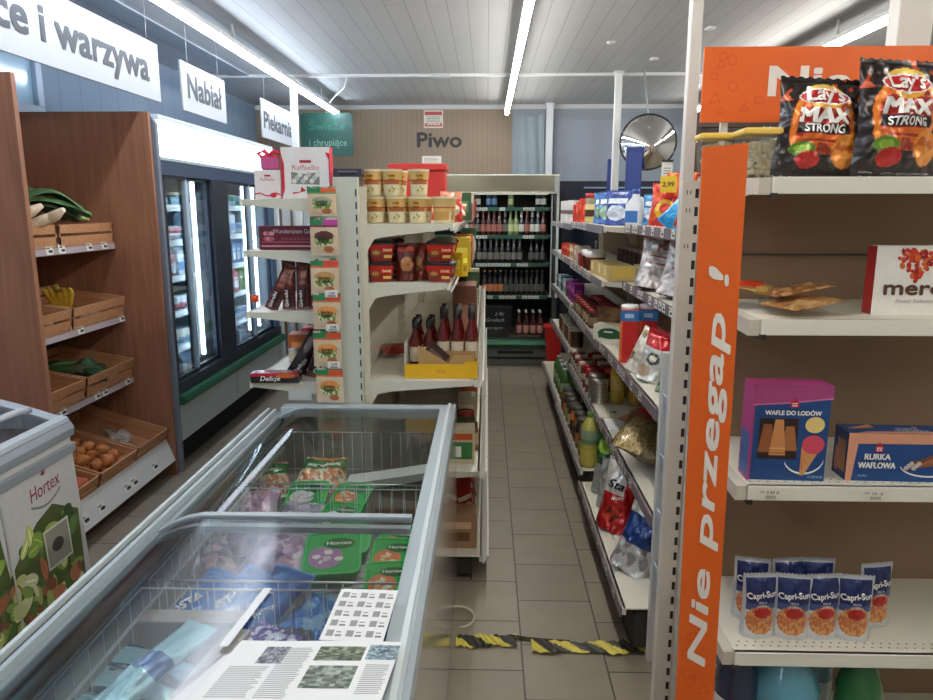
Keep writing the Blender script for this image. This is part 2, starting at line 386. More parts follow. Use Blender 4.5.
# Piwo letters on the back wall, notices
m = MB(); Fc = Face((-.83, YB-.001, 2.375), (1, 0, 0), (0, 0, 1))
m.dtext(Fc, 'Piwo', 0, 0, .165, (66, 62, 62), 2, w=.52, bold=.03)
tag(m.build('wall_lettering', M['print']), 'dark letters spelling Piwo on the brown back wall', 'sign')
def wall_paper(x, z, w, h, y, name, label, kind):
    m = MB(); m.box((x, y-.004, z), (x+w, y, z+h), (232, 228, 220)); Fc = Face((x, y-.004, z), (1, 0, 0), (0, 0, 1))
    if kind == 'board':
        m.drect(Fc, .01, h*.72, w-.01, h-.015, (196, 96, 92)); m.drect(Fc, .01, .015, w-.01, h*.28, (196, 100, 94))
        for i in range(4): m.drect(Fc, .03, h*(.34+.09*i), w-.03, h*(.37+.09*i), (120, 140, 126))
        m.dtext(Fc, 'UWAGA', w/2, .03, .03, (250, 240, 236), 3, align='c')
    else:
        m.dell(Fc, w*.55, h*.35, w*.28, h*.22, (110, 112, 104)); m.dell(Fc, w*.55, h*.35, w*.18, h*.12, (224, 222, 214), 2)
        for i in range(4): m.drect(Fc, .02, h*(.66+.07*i), w-.03-.02*(i % 2), h*(.68+.07*i), (140, 138, 132))
    tag(m.build(name, M['print']), label, 'notice')
p0 = at(424, 128, Y=YB); wall_paper(p0.x, p0.z, .225, .20, YB-.001, 'wall_notice', 'small red and white notice on the back wall above the beer lettering', 'board')
p0 = at(421, 177, Y=7.5); wall_paper(p0.x, 2.0, .20, .19, 7.66, 'paper_notice', 'small white paper notice with a black drawing standing on the beer cooler top', 'sheet')

# round security mirror
c = at(648, 142, Y=6.6); r = empty('security_mirror', c, 0, 'round convex security mirror hanging at the back right', 'mirror')
m = MB()
def dome(u, v):
    a = 2*math.pi*u; q = v*.5*math.pi*.62; rr = .240*math.sin(q)/math.sin(.5*math.pi*.62)
    return (rr*math.cos(a), -.10*(math.cos(q)-math.cos(.5*math.pi*.62))/(1-math.cos(.5*math.pi*.62)), rr*math.sin(a))
m.grid(dome, 48, 16, (240, 240, 240)); m.build('mirror_face', M['mirror'], r, rot=(R(-8), 0, R(-12)))
m = MB(); m.tube([(.243*math.cos(2*math.pi*k/40), .0, .243*math.sin(2*math.pi*k/40)) for k in range(41)], .008, (36, 36, 40), 8, False)
m.build('rim', M['satin'], r, rot=(R(-8), 0, R(-12)))
m = MB(); m.tube([(0, .03, .02), (0, .06, .1), (0, .06, .26), (-.05, .06, ZC-c.z)], .007, (150, 154, 160), 8); m.build('bracket', M['satin'], r)
# dark counter, blue panels and wall notice behind the right shelves
def bluep(px0, px1, pyt, Y, lab):
    a = at(px0, pyt, Y=Y); b = at(px1, pyt, Y=Y); m = MB(); m.box((a.x, Y, 0), (b.x, Y+.03, a.z), (44, 62, 128)); m.box((a.x+.012, Y-.003, .3), (b.x-.012, Y, a.z-.05), (52, 74, 146))
    tag(m.build('blue_column', M['satin'], bev=.003), lab, 'panel', 'blue display panels at the back')
bluep(608, 617.4, 159, 6.9, 'narrow blue upright panel left of the slim white post'); bluep(627, 643, 147, 6.45, 'blue upright panel right of the slim post, in front of the mirror')
a = at(559, 181, Y=8.2); b = at(607, 181, Y=8.2)
r = empty('dark_cabinet', (a.x, 8.2, 0), 0, 'dark navy cabinet standing against the back wall right of the beer cooler', 'cabinet')
m = MB(); m.box((0, .02, 0), (b.x-a.x+.9, .55, a.z), (24, 30, 50)); m.build('body', M['satin'], r, bev=.006)
for i in range(3):
    m = MB(); m.box((.03+i*.48, 0, .1), (.48+i*.48, .02, a.z-.2), (20, 26, 44)); d = m.build('door', M['gloss'], r, bev=.003)
    m = MB(); m.box((.42+i*.48, -.02, 1.0), (.44+i*.48, 0, 1.3), (120, 126, 140)); m.build('handle', M['metal'], d)
m = MB(); m.box((.28, -.004, a.z-.08), (1.2, .02, a.z-.065), (150, 176, 208)); m.build('light_strip', M['satin'], r)
a = at(662, 165, Y=5.2)
r = empty('clipboard_notice', a, 0, 'white notice sheet in a clip standing up behind the top shelf snacks', 'notice')
m = MB(); m.box((0, 0, -.24), (.075, .006, .03), (226, 226, 222)); F2 = Face((0, 0, -.24), (1, 0, 0), (0, 0, 1))
for i in range(9): m.drect(F2, .012, .07+i*.018, .062, .078+i*.018, (150, 150, 150))
m.build('sheet', M['print'], r); m = MB(); m.box((.0, -.008, .02), (.075, .012, .035), (40, 40, 44)); m.tube([(.037, .012, .02), (.037, .012, -a.z)], .004, (90, 90, 92), 6); m.build('clip', M['satin'], r)
a = at(547, 327, Y=7.45); b = at(557, 358, Y=7.45)
m = MB(); m.prism([(0, 0), (.13, 0), (.15, .42), (-.02, .42)], 'y', 0, .22, (170, 22, 22)); m.box((-.03, -.01, .42), (.16, .23, .45), (186, 28, 26))
o = m.build('red_bin', M['satin'], bev=.006, loc=(a.x, 7.35, 0)); tag(o, 'red bin on the floor between beer cooler and right shelves', 'bin')

# ================================================================ SHELVING
def tagm(mb, F, x, z, w=.055, h=.032, big=False):
    """one price card"""
    mb.drect(F, x, z, x+w, z+h, (236, 236, 230), 2)
    mb.drect(F, x+w*.1, z+h*.62, x+w*.6, z+h*.75, (120, 120, 120), 3); mb.drect(F, x+w*.35, z+h*.2, x+w*.9, z+h*.5, (40, 40, 44), 3)
def shelving(name, label, group, w, T, levels, H, xs=.003, base=None, back=True, uprights=True, rails=True, seed=0, tagn=9, rail_c=(196, 194, 196), rail_tilt=0, back_c='backpanel', endcap=False, th=.028):
    """T places local (x along the unit 0..w, y = -depth towards the shopper, z up). levels: (z, depth, kind)"""
    rnd = random.Random(seed)
    r = empty(name, T.translation, 0, label, 'shelving', group); TT = Matrix.Translation(-T.translation) @ T
    def B(): m = MB(); m.T = TT; return m
    if back:
        m = B(); m.box((.0, -.02, .05), (w, 0, H-.03), CREAM); m.build('back_panel', M[back_c], r)
    if uprights:
        for x in ((0, w-.03) if uprights is True else uprights):
            m = B(); m.box((x, -.055, 0), (x+.03, .0, H), CREAM)
            n = int(H/.05)
            for i in range(1, n):
                m.box((x+.018, -.0556, i*.05), (x+.024, -.054, i*.05+.028), (30, 28, 26))
            m.build('upright', M['powder'], r)
    for (z, d, kind) in levels:
        m = B()
        m.box((xs, -d, z-.006), (w-.003, -.022, z), CREAM); m.box((xs, -d-.002, z-th), (w-.003, -d+.012, z), (232, 229, 215))
        if kind == 'perf':
            for i in range(int(w/.022)):
                for j in range(2):
                    x = xs+.015+i*.022+(j*.011); y = -d+.03+j*.018
                    m.dell(lambda a, b, e: (a, b, z+e), x, y, .003, .003, (70, 62, 52), 1, 6)
        sh = m.build('shelf', M['powder'], r, bev=.0015)
        if kind != 'base':
            for x in (xs+.001, w-.007):
                m = B(); hb = min(.10, d*.3)
                m.prism([(-.03, z-.005), (-.03, z-hb-.02), (-.05, z-hb-.02), (-.05-hb*.35, z-hb*.62), (-.1-hb*.5, z-hb*.5), (-d+.02, z-.024), (-d+.005, z-.005)], 'x', x, x+.003, (222, 219, 202))
                m.build('bracket', M['powder'], r)
        else:
            m = B(); m.box((.01, -d+.05, .03), (w-.01, -.03, z-.02), (60, 54, 48)); m.box((.01, -d+.045, .0), (w-.01, -d+.05, z-.03), (46, 42, 40)); m.build('plinth', M['matte'], r)
        if rails and kind != 'norail':
            m = B(); a = rail_tilt
            y0 = -d-.003; hh = .042
            P = [(y0, z-.036), (y0-.008, z-.036), (y0-.008+math.sin(a)*hh*-1, z-.036+hh*math.cos(a)), (y0+math.sin(a)*hh*-1, z-.036+hh*math.cos(a))]
            m.prism(P, 'x', .005, w-.005, rail_c); rl = m.build('price_rail', M['satin'], r)
            m = B(); y1 = y0-.0085
            Fr = Face((0, y1, z-.034), (1, 0, 0), (0, -math.sin(a), math.cos(a)))
            x = .03+rnd.random()*.05; Fr.n = Vector((0, -math.cos(a), -math.sin(a)))
            k = 0
            while x < w-.08 and k < tagn:
                q = B(); tagm(q, Fr, x, .003, .05, .036); q.build('price_tag', M['print'], rl)
                x += rnd.choice((.062, .07, .11, .17)); k += 1
    return r

# ---- right-hand aisle shelving (faces -X): three units one behind the other
def RT(xback, ynear): return Matrix.Translation((xback, ynear, 0)) @ Matrix.Rotation(R(-90), 4, 'Z')
RB = 1.07   # plane of the back panel
LV = (1.57, 1.28, .95, .55, .13)
# local x runs towards -Y, so the frame is placed at the far end of each unit
G1 = shelving('shelving_unit', 'nearest unit of the right-hand aisle shelving, with pasta and flour bags', 'right-hand aisle shelving', 1.27, RT(RB, 3.71), [(1.57, .36, ''), (1.28, .36, ''), (.95, .46, ''), (.55, .46, ''), (.19, .555, 'base')], 1.70, seed=1, rail_c=(120, 106, 112))
G2 = shelving('shelving_unit', 'middle unit of the right-hand aisle shelving, with jars and yellow boxes', 'right-hand aisle shelving', 1.40, RT(RB, 5.12), [(1.56, .47, ''), (1.28, .47, ''), (.95, .47, ''), (.55, .47, ''), (.25, .55, 'base')], 1.66, seed=2, rail_c=(136, 130, 138))
G3 = shelving('shelving_unit', 'farthest unit of the right-hand aisle shelving, beside the beer cooler', 'right-hand aisle shelving', 1.45, RT(RB, 6.58), [(1.54, .47, ''), (1.29, .47, ''), (.98, .47, ''), (.65, .47, ''), (.25, .54, 'base')], 1.66, seed=3, rail_c=(136, 130, 138))
# ---- left-hand island gondola: right side faces +X, left side faces -X
XC = -.57
def LT(y0, x): return Matrix.Translation((x, y0, 0)) @ Matrix.Rotation(R(90), 4, 'Z')
def LT2(y1, x): return Matrix.Translation((x, y1, 0)) @ Matrix.Rotation(R(-90), 4, 'Z')
for k, (y0, wd) in enumerate(((2.97, 1.30), (4.28, 1.30), (5.59, 1.25))):
    nm = ('nearest', 'middle', 'farthest')[k]
    shelving('shelving_unit', nm+' unit of the island shelving on the side facing the tiled aisle', 'island shelving, aisle side', wd, LT(y0, XC+.02), [(1.59, .41, ''), (1.345, .395, ''), (.93, .51, ''), (.52, .525, ''), (.12, .535, 'base')], 1.74, seed=10+k, tagn=14, rail_c=(232, 232, 228), rail_tilt=.5, back_c='powder')
    shelving('shelving_unit', nm+' unit of the island shelving on the side facing the glass-door cooler', 'island shelving, cooler side', wd, LT2(y0+wd, XC-.03), [(1.69, .415, ''), (1.48, .41, ''), (1.222, .415, ''), (.918, .42, ''), (.15, .425, 'base')], 1.74, seed=20+k, rails=False, back_c='powder')
m = MB(); m.box((XC-.05, 2.925, 0), (XC+.05, 2.965, 1.775), (205, 208, 196))
for i in range(33): m.box((XC+.040, 2.9235, .1+i*.05), (XC+.046, 2.926, .128+i*.05), (40, 36, 32))
tag(m.build('gondola_end_post', M['powder'], bev=.003), 'pale steel end post of the island shelving behind the chest freezer', 'post')

# ---- endcap at the right, facing the camera
ET = Matrix.Translation((.60, 2.11, 0))
E_ = shelving('endcap_shelving', 'cream perforated end-of-aisle shelving at the right with crisps, wafers and juice pouches', None, 1.0, ET, [(1.722, .42, 'norail'), (1.394, .42, 'norail'), (.978, .42, 'perf'), (.52, .42, 'perf'), (.12, .42, 'base')], 1.74, uprights=(.0, .97), rails=False, seed=5, xs=.05, th=.038)
EZ = (1.722, 1.394, .978, .52)
m = MB()
m.box((.06, -.03, 1.38), (.94, -.0205, 1.384), (90, 72, 56)); m.build('panel_seam', M['matte'], E_).location = (0, 0, .14)
for z in EZ:   # plastic price holder bent round the left end of each shelf
    m = MB(); m.prism([(-.415, z-.040), (-.415, z-.002), (-.25, z+.004), (-.25, z-.034)], 'x', .022, .049, (206, 200, 184)); F2 = Face((-.0225, -.31, z-.03), (0, -1, 0), (0, 0, 1)); F2.n = Vector((-1, 0, 0))
    m.box((.048, -.425, z-.048), (.062, -.40, z-.036), (40, 36, 34))
    m.T = Matrix.Translation((0, 0, 0)); m.build('end_clip', M['satin'], E_)
def price(x, z, txt):
    m = MB(); F2 = Face((x, -.4235, z), (1, 0, 0), (0, 0, 1)); m.drect(F2, 0, 0, .062, .028, (232, 226, 208), 1)
    m.dtext(F2, txt, .035, .014, .008, (50, 44, 40), 3, align='c', bold=.01)
    for i in range(12): m.drect(F2, .018+i*.0022, .002, .019+i*.0022, .010, (110, 104, 96), 2)
    m.drect(F2, .004, .018, .014, .020, (120, 116, 108), 2)
    m.build('price_card', M['print'], E_)
price(.075, .978-.033, '6.40 zł'); price(.33, .978-.033, '14,- zł')
# separate side post with slots left of the orange strip
m = MB(); m.box((.548, 2.07, 0), (.598, 2.112, 1.728), (222, 214, 200))
for i in range(33): m.box((.584, 2.0685, .08+i*.05), (.594, 2.071, .106+i*.05), (34, 30, 28))
for z in (1.69, 1.64, 1.54):
    for dx in (.012, .022): m.box((.548+dx, 2.0685, z), (.551+dx, 2.071, z+.012), (90, 80, 70))
tag(m.build('slotted_post', M['powder'], bev=.002), 'cream slotted steel post just left of the upright orange banner', 'post')
# orange upright banner
ORANGE = (230, 100, 26)
r = empty('upright_banner', (.485, 1.66, .0), 0, 'upright orange banner reading Nie przegap! at the shelf corner', 'banner')
m = MB(); m.prism([(.017, .0), (.113, .0), (.094, 1.793), (-.006, 1.785)], 'y', 0, .006, ORANGE); m.build('board', M['satin'], r)
m = MB(); F2 = Face((0, 0, 0), (1, 0, 0), (0, 0, 1))
m.dtext(F2, 'Nie przegap !', .078, .50, .044, (240, 232, 222), 2, w=1.02, bold=.034, shear=.2, rot=R(90.5)); m.build('lettering', M['print'], r)
def doodles(m, F2, x0, x1, z0, z1, n, c, s, seed):
    rnd = random.Random(seed)
    for i in range(n):
        x = rnd.uniform(x0, x1); z = rnd.uniform(z0, z1); k = i % 3; rr = s*rnd.uniform(.8, 1.2)
        if k == 0: P = [(x+rr*math.cos(a*math.pi/6), z+rr*math.sin(a*math.pi/6)) for a in range(13)]
        elif k == 1: P = [(x-rr, z-rr), (x+rr, z-rr*.6), (x, z+rr), (x-rr, z-rr)]
        else: P = [(x-rr, z-rr*.5), (x+rr, z-rr*.5), (x+rr*.7, z+rr*.7), (x-rr*.7, z+rr*.7), (x-rr, z-rr*.5)]
        for a, b in zip(P, P[1:]):
            d = Vector((b[0]-a[0], b[1]-a[1])); nn = Vector((-d.y, d.x)).normalized()*s*.07
            m.dpoly(F2, [(a[0]+nn.x, a[1]+nn.y), (a[0]-nn.x, a[1]-nn.y), (b[0]-nn.x, b[1]-nn.y), (b[0]+nn.x, b[1]+nn.y)], c, 1)
m = MB(); doodles(m, F2, .03, .09, .30, .58, 6, (214, 78, 14), .014, 3); m.build('pattern', M['print'], r)
# orange overhead sign
r = empty('overhead_sign', (.60, 2.12, 1.745), 0, 'wide orange overhead sign reading Nie przegap! above the right shelves', 'sign')
m = MB(); m.box((.0, 0, .145), (1.25, .008, .345), ORANGE); m.build('board', M['satin'], r)
m = MB(); F2 = Face((0, 0, .145), (1, 0, 0), (0, 0, 1)); m.dtext(F2, 'Nie przegap!', .185, .072, .076, (242, 230, 222), 2, w=.80, bold=.036); m.build('lettering', M['print'], r)
m = MB(); doodles(m, F2, .02, .16, .025, .18, 9, (206, 74, 22), .013, 8); m.build('pattern', M['print'], r)
m = MB()
for x in (.06, .96):
    m = MB(); m.box((x, .008, -.02), (x+.02, .02, .33), (216, 212, 204)); m.build('support', M['powder'], r)
# end panel and leaflet pockets between the aisle shelves and the endcap
m = MB(); m.box((.603, 2.40, 0), (.662, 2.43, 1.17), (214, 214, 210)); m.box((.645, 2.125, 0), (.655, 2.40, 1.17), (204, 206, 206))
tag(m.build('end_panel', M['powder'], bev=.002), 'narrow pale grey end panel carrying the leaflet pockets', 'panel')
for i, (py, cc) in enumerate(((390, (196, 200, 212)), (455, (190, 196, 210)), (517, (188, 194, 208)), (580, (186, 190, 204)))):
    z = 0; a = at(664, py+6, X=.60); 
    r = empty('leaflet_pocket', (.643, 2.30, a.z-.11), 0, ['topmost', 'second from the top', 'third from the top', 'lowest'][i]+(' leaflet pocket on the side panel, holding a red leaflet' if i == 3 else ' leaflet pocket on the side panel, empty of red leaflets'), 'leaflet holder', 'leaflet pockets on the side panel')
    m = MB(); m.prism([(0, -.11), (-.012, -.11), (-.040, .11), (-.034, .11), (-.008, -.1), (0, -.1)], 'y', -.09, .085, cc)
    m.prism([(0, -.11), (-.012, -.11), (-.040, .11), (0, .11)], 'y', -.094, -.09, (150, 156, 172)); m.build('pocket', M['satin'], r)
    m = MB(); m.quad(((-.0125, -.08, -.09), (-.0125, .08, -.09), (-.0375, .08, .085), (-.0375, -.08, .085)), (170, 176, 196)); m.build('front_card', M['print'], r)
    if i == 3:
        m = MB(); m.prism([(-.003, -.2), (-.012, -.2), (-.03, .09), (-.02, .09)], 'y', -.07, .07, (196, 40, 48)); m.build('leaflet', M['print'], r)
# floor tape
def tape(x0, x1, yc, seed, label, sag=0):
    rnd = random.Random(seed); m = MB(); n = 46; wv = [(.004*math.sin(i*.5+seed)+rnd.uniform(-.003, .003)) for i in range(n+1)]
    def fn(u, v):
        i = min(n, int(u*n+.5)); return (x0+(x1-x0)*u, yc-sag*u+wv[i]+(v-.5)*.076*(1+.12*math.sin(u*9+seed)), .004+.009*abs(math.sin(u*31+v*4+seed))*(.3+.7*(math.sin(u*5+seed)**2)))
    m.grid(fn, 92, 12, lambda u, v: (226, 210, 92) if ((u*(x1-x0)/.062*.42+v*.55) % 1) < .5 else (52, 52, 44))
    tag(m.build('floor_tape', M['satin']), label, 'hazard tape', 'worn yellow and black floor tape')
tape(.18, .625, 2.475, 1, 'worn yellow and black tape strip on the floor by the right shelves'); tape(-.112, .125, 2.50, 5, 'crumpled yellow and black tape piece on the floor beside the freezer', -.01)
m = MB(); m.tube([(.10, 2.545, .006), (.17, 2.525, .008), (.24, 2.52, .006), (.33, 2.51, .007)], .004, (70, 62, 50), 6); m.tube([(.10, 2.53, .005), (.18, 2.515, .006), (.28, 2.51, .006)], .003, (96, 84, 60), 6)
tag(m.build('tape_shred', M['matte']), 'thin torn shred linking the two floor tape pieces', 'tape shred')
m = MB(); m.tube([(-.098+.055*math.cos(a*.25), 2.66+.055*math.sin(a*.25), .01+.02*math.sin(a*.12)) for a in range(-7, 17)], .005, (206, 200, 186), 8)
tag(m.build('cable_loop', M['satin']), 'small loop of cream cable on the floor at the freezer foot', 'cable')
# ================================================================ VEGETABLE RACK (left)
RK = empty('vegetable_rack', (-2.3, 3.65, 0), 0, 'brown wood-panelled vegetable rack standing against the left wall', 'rack')
def RB_(name, a, b, mat, c=WHITE, bev=.002):
    m = MB(); m.T = Matrix.Translation((2.3, -3.65, 0)); m.box(a, b, c); return m.build(name, M[mat], RK, bev=bev)
RB_('side_panel', (-2.72, 3.03, 0), (-1.95, 3.06, 2.2), 'laminate'); RB_('side_panel', (-2.72, 4.235, 0), (-1.95, 4.262, 2.2), 'laminate')
RB_('back_panel', (-2.74, 3.06, .05), (-2.715, 4.235, 2.0), 'darkwood')
RB_('front_strip', (-2.30, 3.062, 1.2), (-2.28, 3.085, 2.0), 'laminate')
CR = empty  # alias
for z, xf in ((1.475, -2.22), (1.04, -2.20), (.66, -2.18)):
    RB_('shelf', (-2.71, 3.062, z-.045), (xf, 4.233, z-.025), 'darkwood')
    m = MB(); m.T = Matrix.Translation((2.3, -3.65, 0)); m.prism([(xf, z-.06), (xf+.012, z-.055), (xf+.004, z), (xf-.008, z)], 'y', 3.065, 4.23, (176, 164, 172)); rl = m.build('price_rail', M['satin'], RK)
    for y in ([3.55, 3.66, 3.92, 4.08] if z > 1.4 else [3.72, 4.16] if z > 1 else [3.45, 3.78, 3.86, 4.12]):
        q = MB(); q.T = Matrix.Translation((2.3, -3.65, 0)); Fq = Face((xf+.0135, y, z-.052), (0, 1, 0), (-.14, 0, 1)); tagm(q, Fq, 0, 0, .06, .045); q.build('price_tag', M['print'], rl)
RB_('shelf', (-2.71, 3.062, .16), (-1.99, 4.233, .19), 'darkwood'); 
m = MB(); m.T = Matrix.Translation((2.3, -3.65, 0)); m.prism([(-1.99, .10), (-1.95, .10), (-2.0, .235), (-2.015, .235)], 'y', 3.065, 4.23, (226, 224, 222)); rl = m.build('price_rail', M['satin'], RK)
for y in (3.2, 3.35, 3.62, 3.7, 3.95):
    q = MB(); q.T = Matrix.Translation((2.3, -3.65, 0)); Fq = Face((-1.9585, y, .125), (0, 1, 0), (-.37, 0, 1)); tagm(q, Fq, 0, 0, .07, .055); q.build('price_tag', M['print'], rl)
RB_('plinth', (-2.7, 3.065, 0), (-2.05, 4.23, .12), 'darkwood')
def crate(xf, y0, y1, z, d, tilt, label, h=.12, bh=None):
    """open slatted crate; front bottom edge at (xf, y0..y1, z), depth d back into the rack, tipped by tilt"""
    w = y1-y0; r = empty('wooden_crate', (xf, y0, z), 0, label, 'crate', 'wooden crates in the vegetable rack'); r.rotation_euler = (R(0), R(tilt), R(0))
    bh = bh or h
    m = MB()
    m.box((-d, 0, 0), (0, w, .008), (1, 1, 1)); m.build('base_board', M['cratewood'], r, bev=.001)
    for i in range(2):
        z0 = .012+i*(h-.012)*.56; m = MB(); m.box((-.01, 0, z0), (0, w, z0+(h-.012)*.42), (1, 1, 1)); m.build('slat', M['cratewood'], r, bev=.001)
        z0 = .012+i*(bh-.012)*.56; m = MB(); m.box((-d, 0, z0), (-d+.01, w, z0+(bh-.012)*.42), (1, 1, 1)); m.build('slat', M['cratewood'], r, bev=.001)
    for y in (0, w-.012):
        m = MB(); m.prism([(-d, 0), (0, 0), (0, h), (-d, bh)], 'y', y, y+.012, (1, 1, 1)); m.build('end_board', M['cratewood'], r, bev=.001)
    return r
crate(-2.21, 3.10, 3.66, 1.452, .44, 0, 'wooden crate of white roots, near one on the top shelf of the rack'); crate(-2.21, 3.68, 4.222, 1.452, .44, 0, 'wooden crate holding leafy greens on the top rack shelf')
crate(-2.19, 3.10, 3.66, 1.017, .46, 8, 'almost empty wooden crate left of the banana crate'); crate(-2.19, 3.68, 4.222, 1.017, .46, 8, 'wooden crate holding the bananas')
crate(-2.17, 3.10, 3.68, .637, .46, 10, 'empty wooden crate left of the cucumber crate'); crate(-2.17, 3.70, 4.222, .637, .46, 10, 'wooden crate holding dark green cucumbers on the third shelf')
c1 = crate(-2.01, 3.08, 3.42, .205, .56, 17, 'wooden crate of reddish sweet potatoes at the rack bottom', .11); c2 = crate(-2.01, 3.44, 3.82, .205, .56, 17, 'wooden crate full of onions at the rack bottom', .11); c3 = crate(-2.01, 3.84, 4.222, .205, .56, 17, 'wooden crate with only a crumpled clear bag at the rack bottom', .11)
# leafy greens
def leafbunch(loc, n, L, seed, c1, c2, rz):
    rnd = random.Random(seed); r = empty('leafy_greens', loc, rz, 'large bunch of dark green leaves lying over its crate edge', 'vegetable')
    m = MB()
    for i in range(n):
        a = rnd.uniform(-.5, .5); x0 = rnd.uniform(-.08, .08); z0 = rnd.uniform(.02, .12); l = L*rnd.uniform(.7, 1.1); ww = rnd.uniform(.05, .085); cc = tuple(int(p+(q-p)*rnd.random()) for p, q in zip(c1, c2))
        def fn(u, v, a=a, x0=x0, z0=z0, l=l, ww=ww, i=i):
            t = v; s = ww*math.sin(math.pi*min(1, t*.85+.12))**.6
            x = x0+(u-.5)*2*s*math.cos(a)+t*l*math.sin(a)*.4; y = -l*.5+t*l
            z = z0+.09*math.sin(math.pi*t)-abs(u-.5)*.05+.008*math.sin(u*14+t*9+i)
            return (x, y, z)
        m.grid(fn, 8, 12, lambda u, v, cc=cc: tuple(int(q*1.35) for q in cc) if abs(u-.5) < .07 else cc)
    m.build('leaf', M['veg'], r)['kind'] = 'stuff'
    m = MB()
    for i in range(7): m.tube([((i-3)*.014, L*.38, .06), ((i-3)*.011, L*.52, .05+.006*(i % 3)), ((i-3)*.013, L*.66, .035)], [.012, .010, .009], (176, 196, 120), 7)
    m.build('stalk', M['veg'], r)
    return r
leafbunch((-2.42, 3.80, 1.555), 18, .44, 3, (76, 96, 66), (108, 124, 84), R(-30))
for i, (y, x, a) in enumerate(((3.50, -2.30, 20), (3.56, -2.25, -5), (3.42, -2.32, 35))):
    m = MB(); m.tube([(0, -.13, .0), (0, -.05, .02), (0, .05, .04), (0, .12, .07), (0, .17, .10)], [.006, .018, .026, .027, .012], (226, 205, 180), 10)
    o = m.build('white_root', M['veg'], loc=(x, y, 1.53+.02*i), rot=(0, R(10), R(a-90))); tag(o, ['white root vegetable poking over the top crate, thickest', 'white root vegetable on the top shelf nearest its front', 'white root vegetable on the top shelf farthest left'][i], 'vegetable', 'white roots on the top rack shelf')
# bananas
r = empty('banana_bunch', (-2.36, 3.86, 1.075), R(200), 'small bunch of yellow bananas standing in a wooden crate', 'bananas')
for i in range(5):
    m = MB(); a = (i-2)*.28; P = []
    for k in range(9):
        t = k/8; b = t*1.25; P.append((math.sin(a)*.10*math.sin(b*1.3)+a*.02, -.14+.15*t+.02*math.cos(b), .155*math.sin(b)))
    m.tube(P, [.006, .014, .018, .019, .019, .018, .015, .009, .006], (224, 196, 66), 8); m.build('banana', M['veg'], r)
m = MB(); m.tube([(0, .0, .135), (0, .02, .165)], [.016, .012], (150, 140, 60), 8); m.build('stem', M['veg'], r)
for i, (x, y) in enumerate(((-2.27, 3.60), (-2.30, 3.52), (-2.29, 3.96), (-2.28, 4.04))):
    m = MB(); m.ell((0, 0, 0), .024, .034, .022, (214, 200, 150), 10, 8, .2, i); tag(m.build('ginger_root', M['veg'], loc=(x, y, 1.06)), ['pale ginger root left in the near second-shelf crate, right one', 'pale ginger root left in the near second-shelf crate, left one', 'pale root in the banana crate, nearer one', 'pale root in the banana crate, farther one'][i], 'vegetable', 'pale roots on the second shelf')
for i in range(6):
    m = MB(); y = -.1; m.tube([(0, -.13, .0), (0, -.11, .003), (0, 0, .012), (0, .11, .003), (0, .13, 0)], [.006, .02, .024, .019, .007], (40+i*4, 70+i*5, 44), 10)
    tag(m.build('cucumber', M['veg'], loc=(-2.27-.045*i, 3.93+.03*(i % 3), .70+.012*(i % 2)+.008*i), rot=(0, 0, R(70+i*13))), 'dark green cucumber in the third shelf crate, '+ORD[i]+' from the front', 'vegetable', 'cucumbers on the third rack shelf')
r = leafbunch((-2.32, 4.02, .685), 6, .17, 9, (44, 60, 38), (92, 106, 70), R(60)); r.scale = (.7, .7, .6); r['label'] = 'small pale-veined leafy bunch among the cucumbers'
# sweet potatoes and onions (in the tipped crates)
def incrate(c, x, y, z): return c.matrix_basis @ Vector((x, y, z))
def cm(c): return Matrix.Translation(c.location) @ c.rotation_euler.to_matrix().to_4x4()
rnd = random.Random(4)
for i in range(6):
    p = cm(c1) @ Vector((-.08-.13*(i//2), .10+.14*(i % 2), .055)); m = MB(); m.ell((0, 0, 0), .05, .085, .045, (196, 92, 66), 14, 10, .25, i)
    tag(m.build('sweet_potato', M['veg'], loc=p, rot=(rnd.uniform(-.2, .2), 0, rnd.uniform(-.6, .6))), 'reddish sweet potato in the nearest bottom crate, '+ORD[i]+' from the front', 'vegetable', 'sweet potatoes in the bottom crate')
k = 0
on = None
for lay in range(2):
    for i in range(5-lay):
        for j in range(4-lay):
            x = -.05-.075*i-.03*lay+rnd.uniform(-.01, .01); y = .055+.087*j+.04*lay+rnd.uniform(-.008, .008)
            if x < -.42: continue
            p = cm(c2) @ Vector((x, y, .042+.052*lay)); s = rnd.uniform(.82, 1.1)
            if on is None:
                on = empty('onion', p, 0, '', 'vegetable', 'onions in the bottom crate')
                m = MB(); m.lathe([(0, -.030, (176, 112, 66)), (.018, -.028, (186, 116, 62)), (.036, -.012, (200, 128, 70)), (.040, .002, (196, 122, 66)), (.033, .018, (188, 112, 60)), (.014, .031, (176, 104, 60)), (.006, .040, (160, 110, 70)), (.004, .050, (150, 110, 76)), (0, .052, (150, 110, 76))], 14); m.build('bulb', M['veg'], on)
                m = MB(); m.tube([(0, 0, -.029), (.002, 0, -.036)], [.007, .003], (210, 190, 150), 6); m.build('root_tuft', M['veg'], on); o = on
            else: o = dup(on)
            o.location = p; o.rotation_euler = (rnd.uniform(-.9, .9), rnd.uniform(-.9, .9), rnd.uniform(0, 6)); o.scale = (s, s, s)
            o['label'] = 'golden brown onion in the bottom crate, %s row from the front, %s along, %s' % (ORD[i], ORD[j], 'upper layer' if lay else 'lower layer'); k += 1
m = MB(); m.ell((0, 0, 0), .07, .10, .03, (230, 232, 232), 26, 18, 1.4, 3); tag(m.build('plastic_bag', M['film'], loc=cm(c3) @ Vector((-.20, .17, .045)), rot=(0, R(17), R(25))), 'crumpled clear plastic bag in an otherwise empty bottom crate', 'bag')

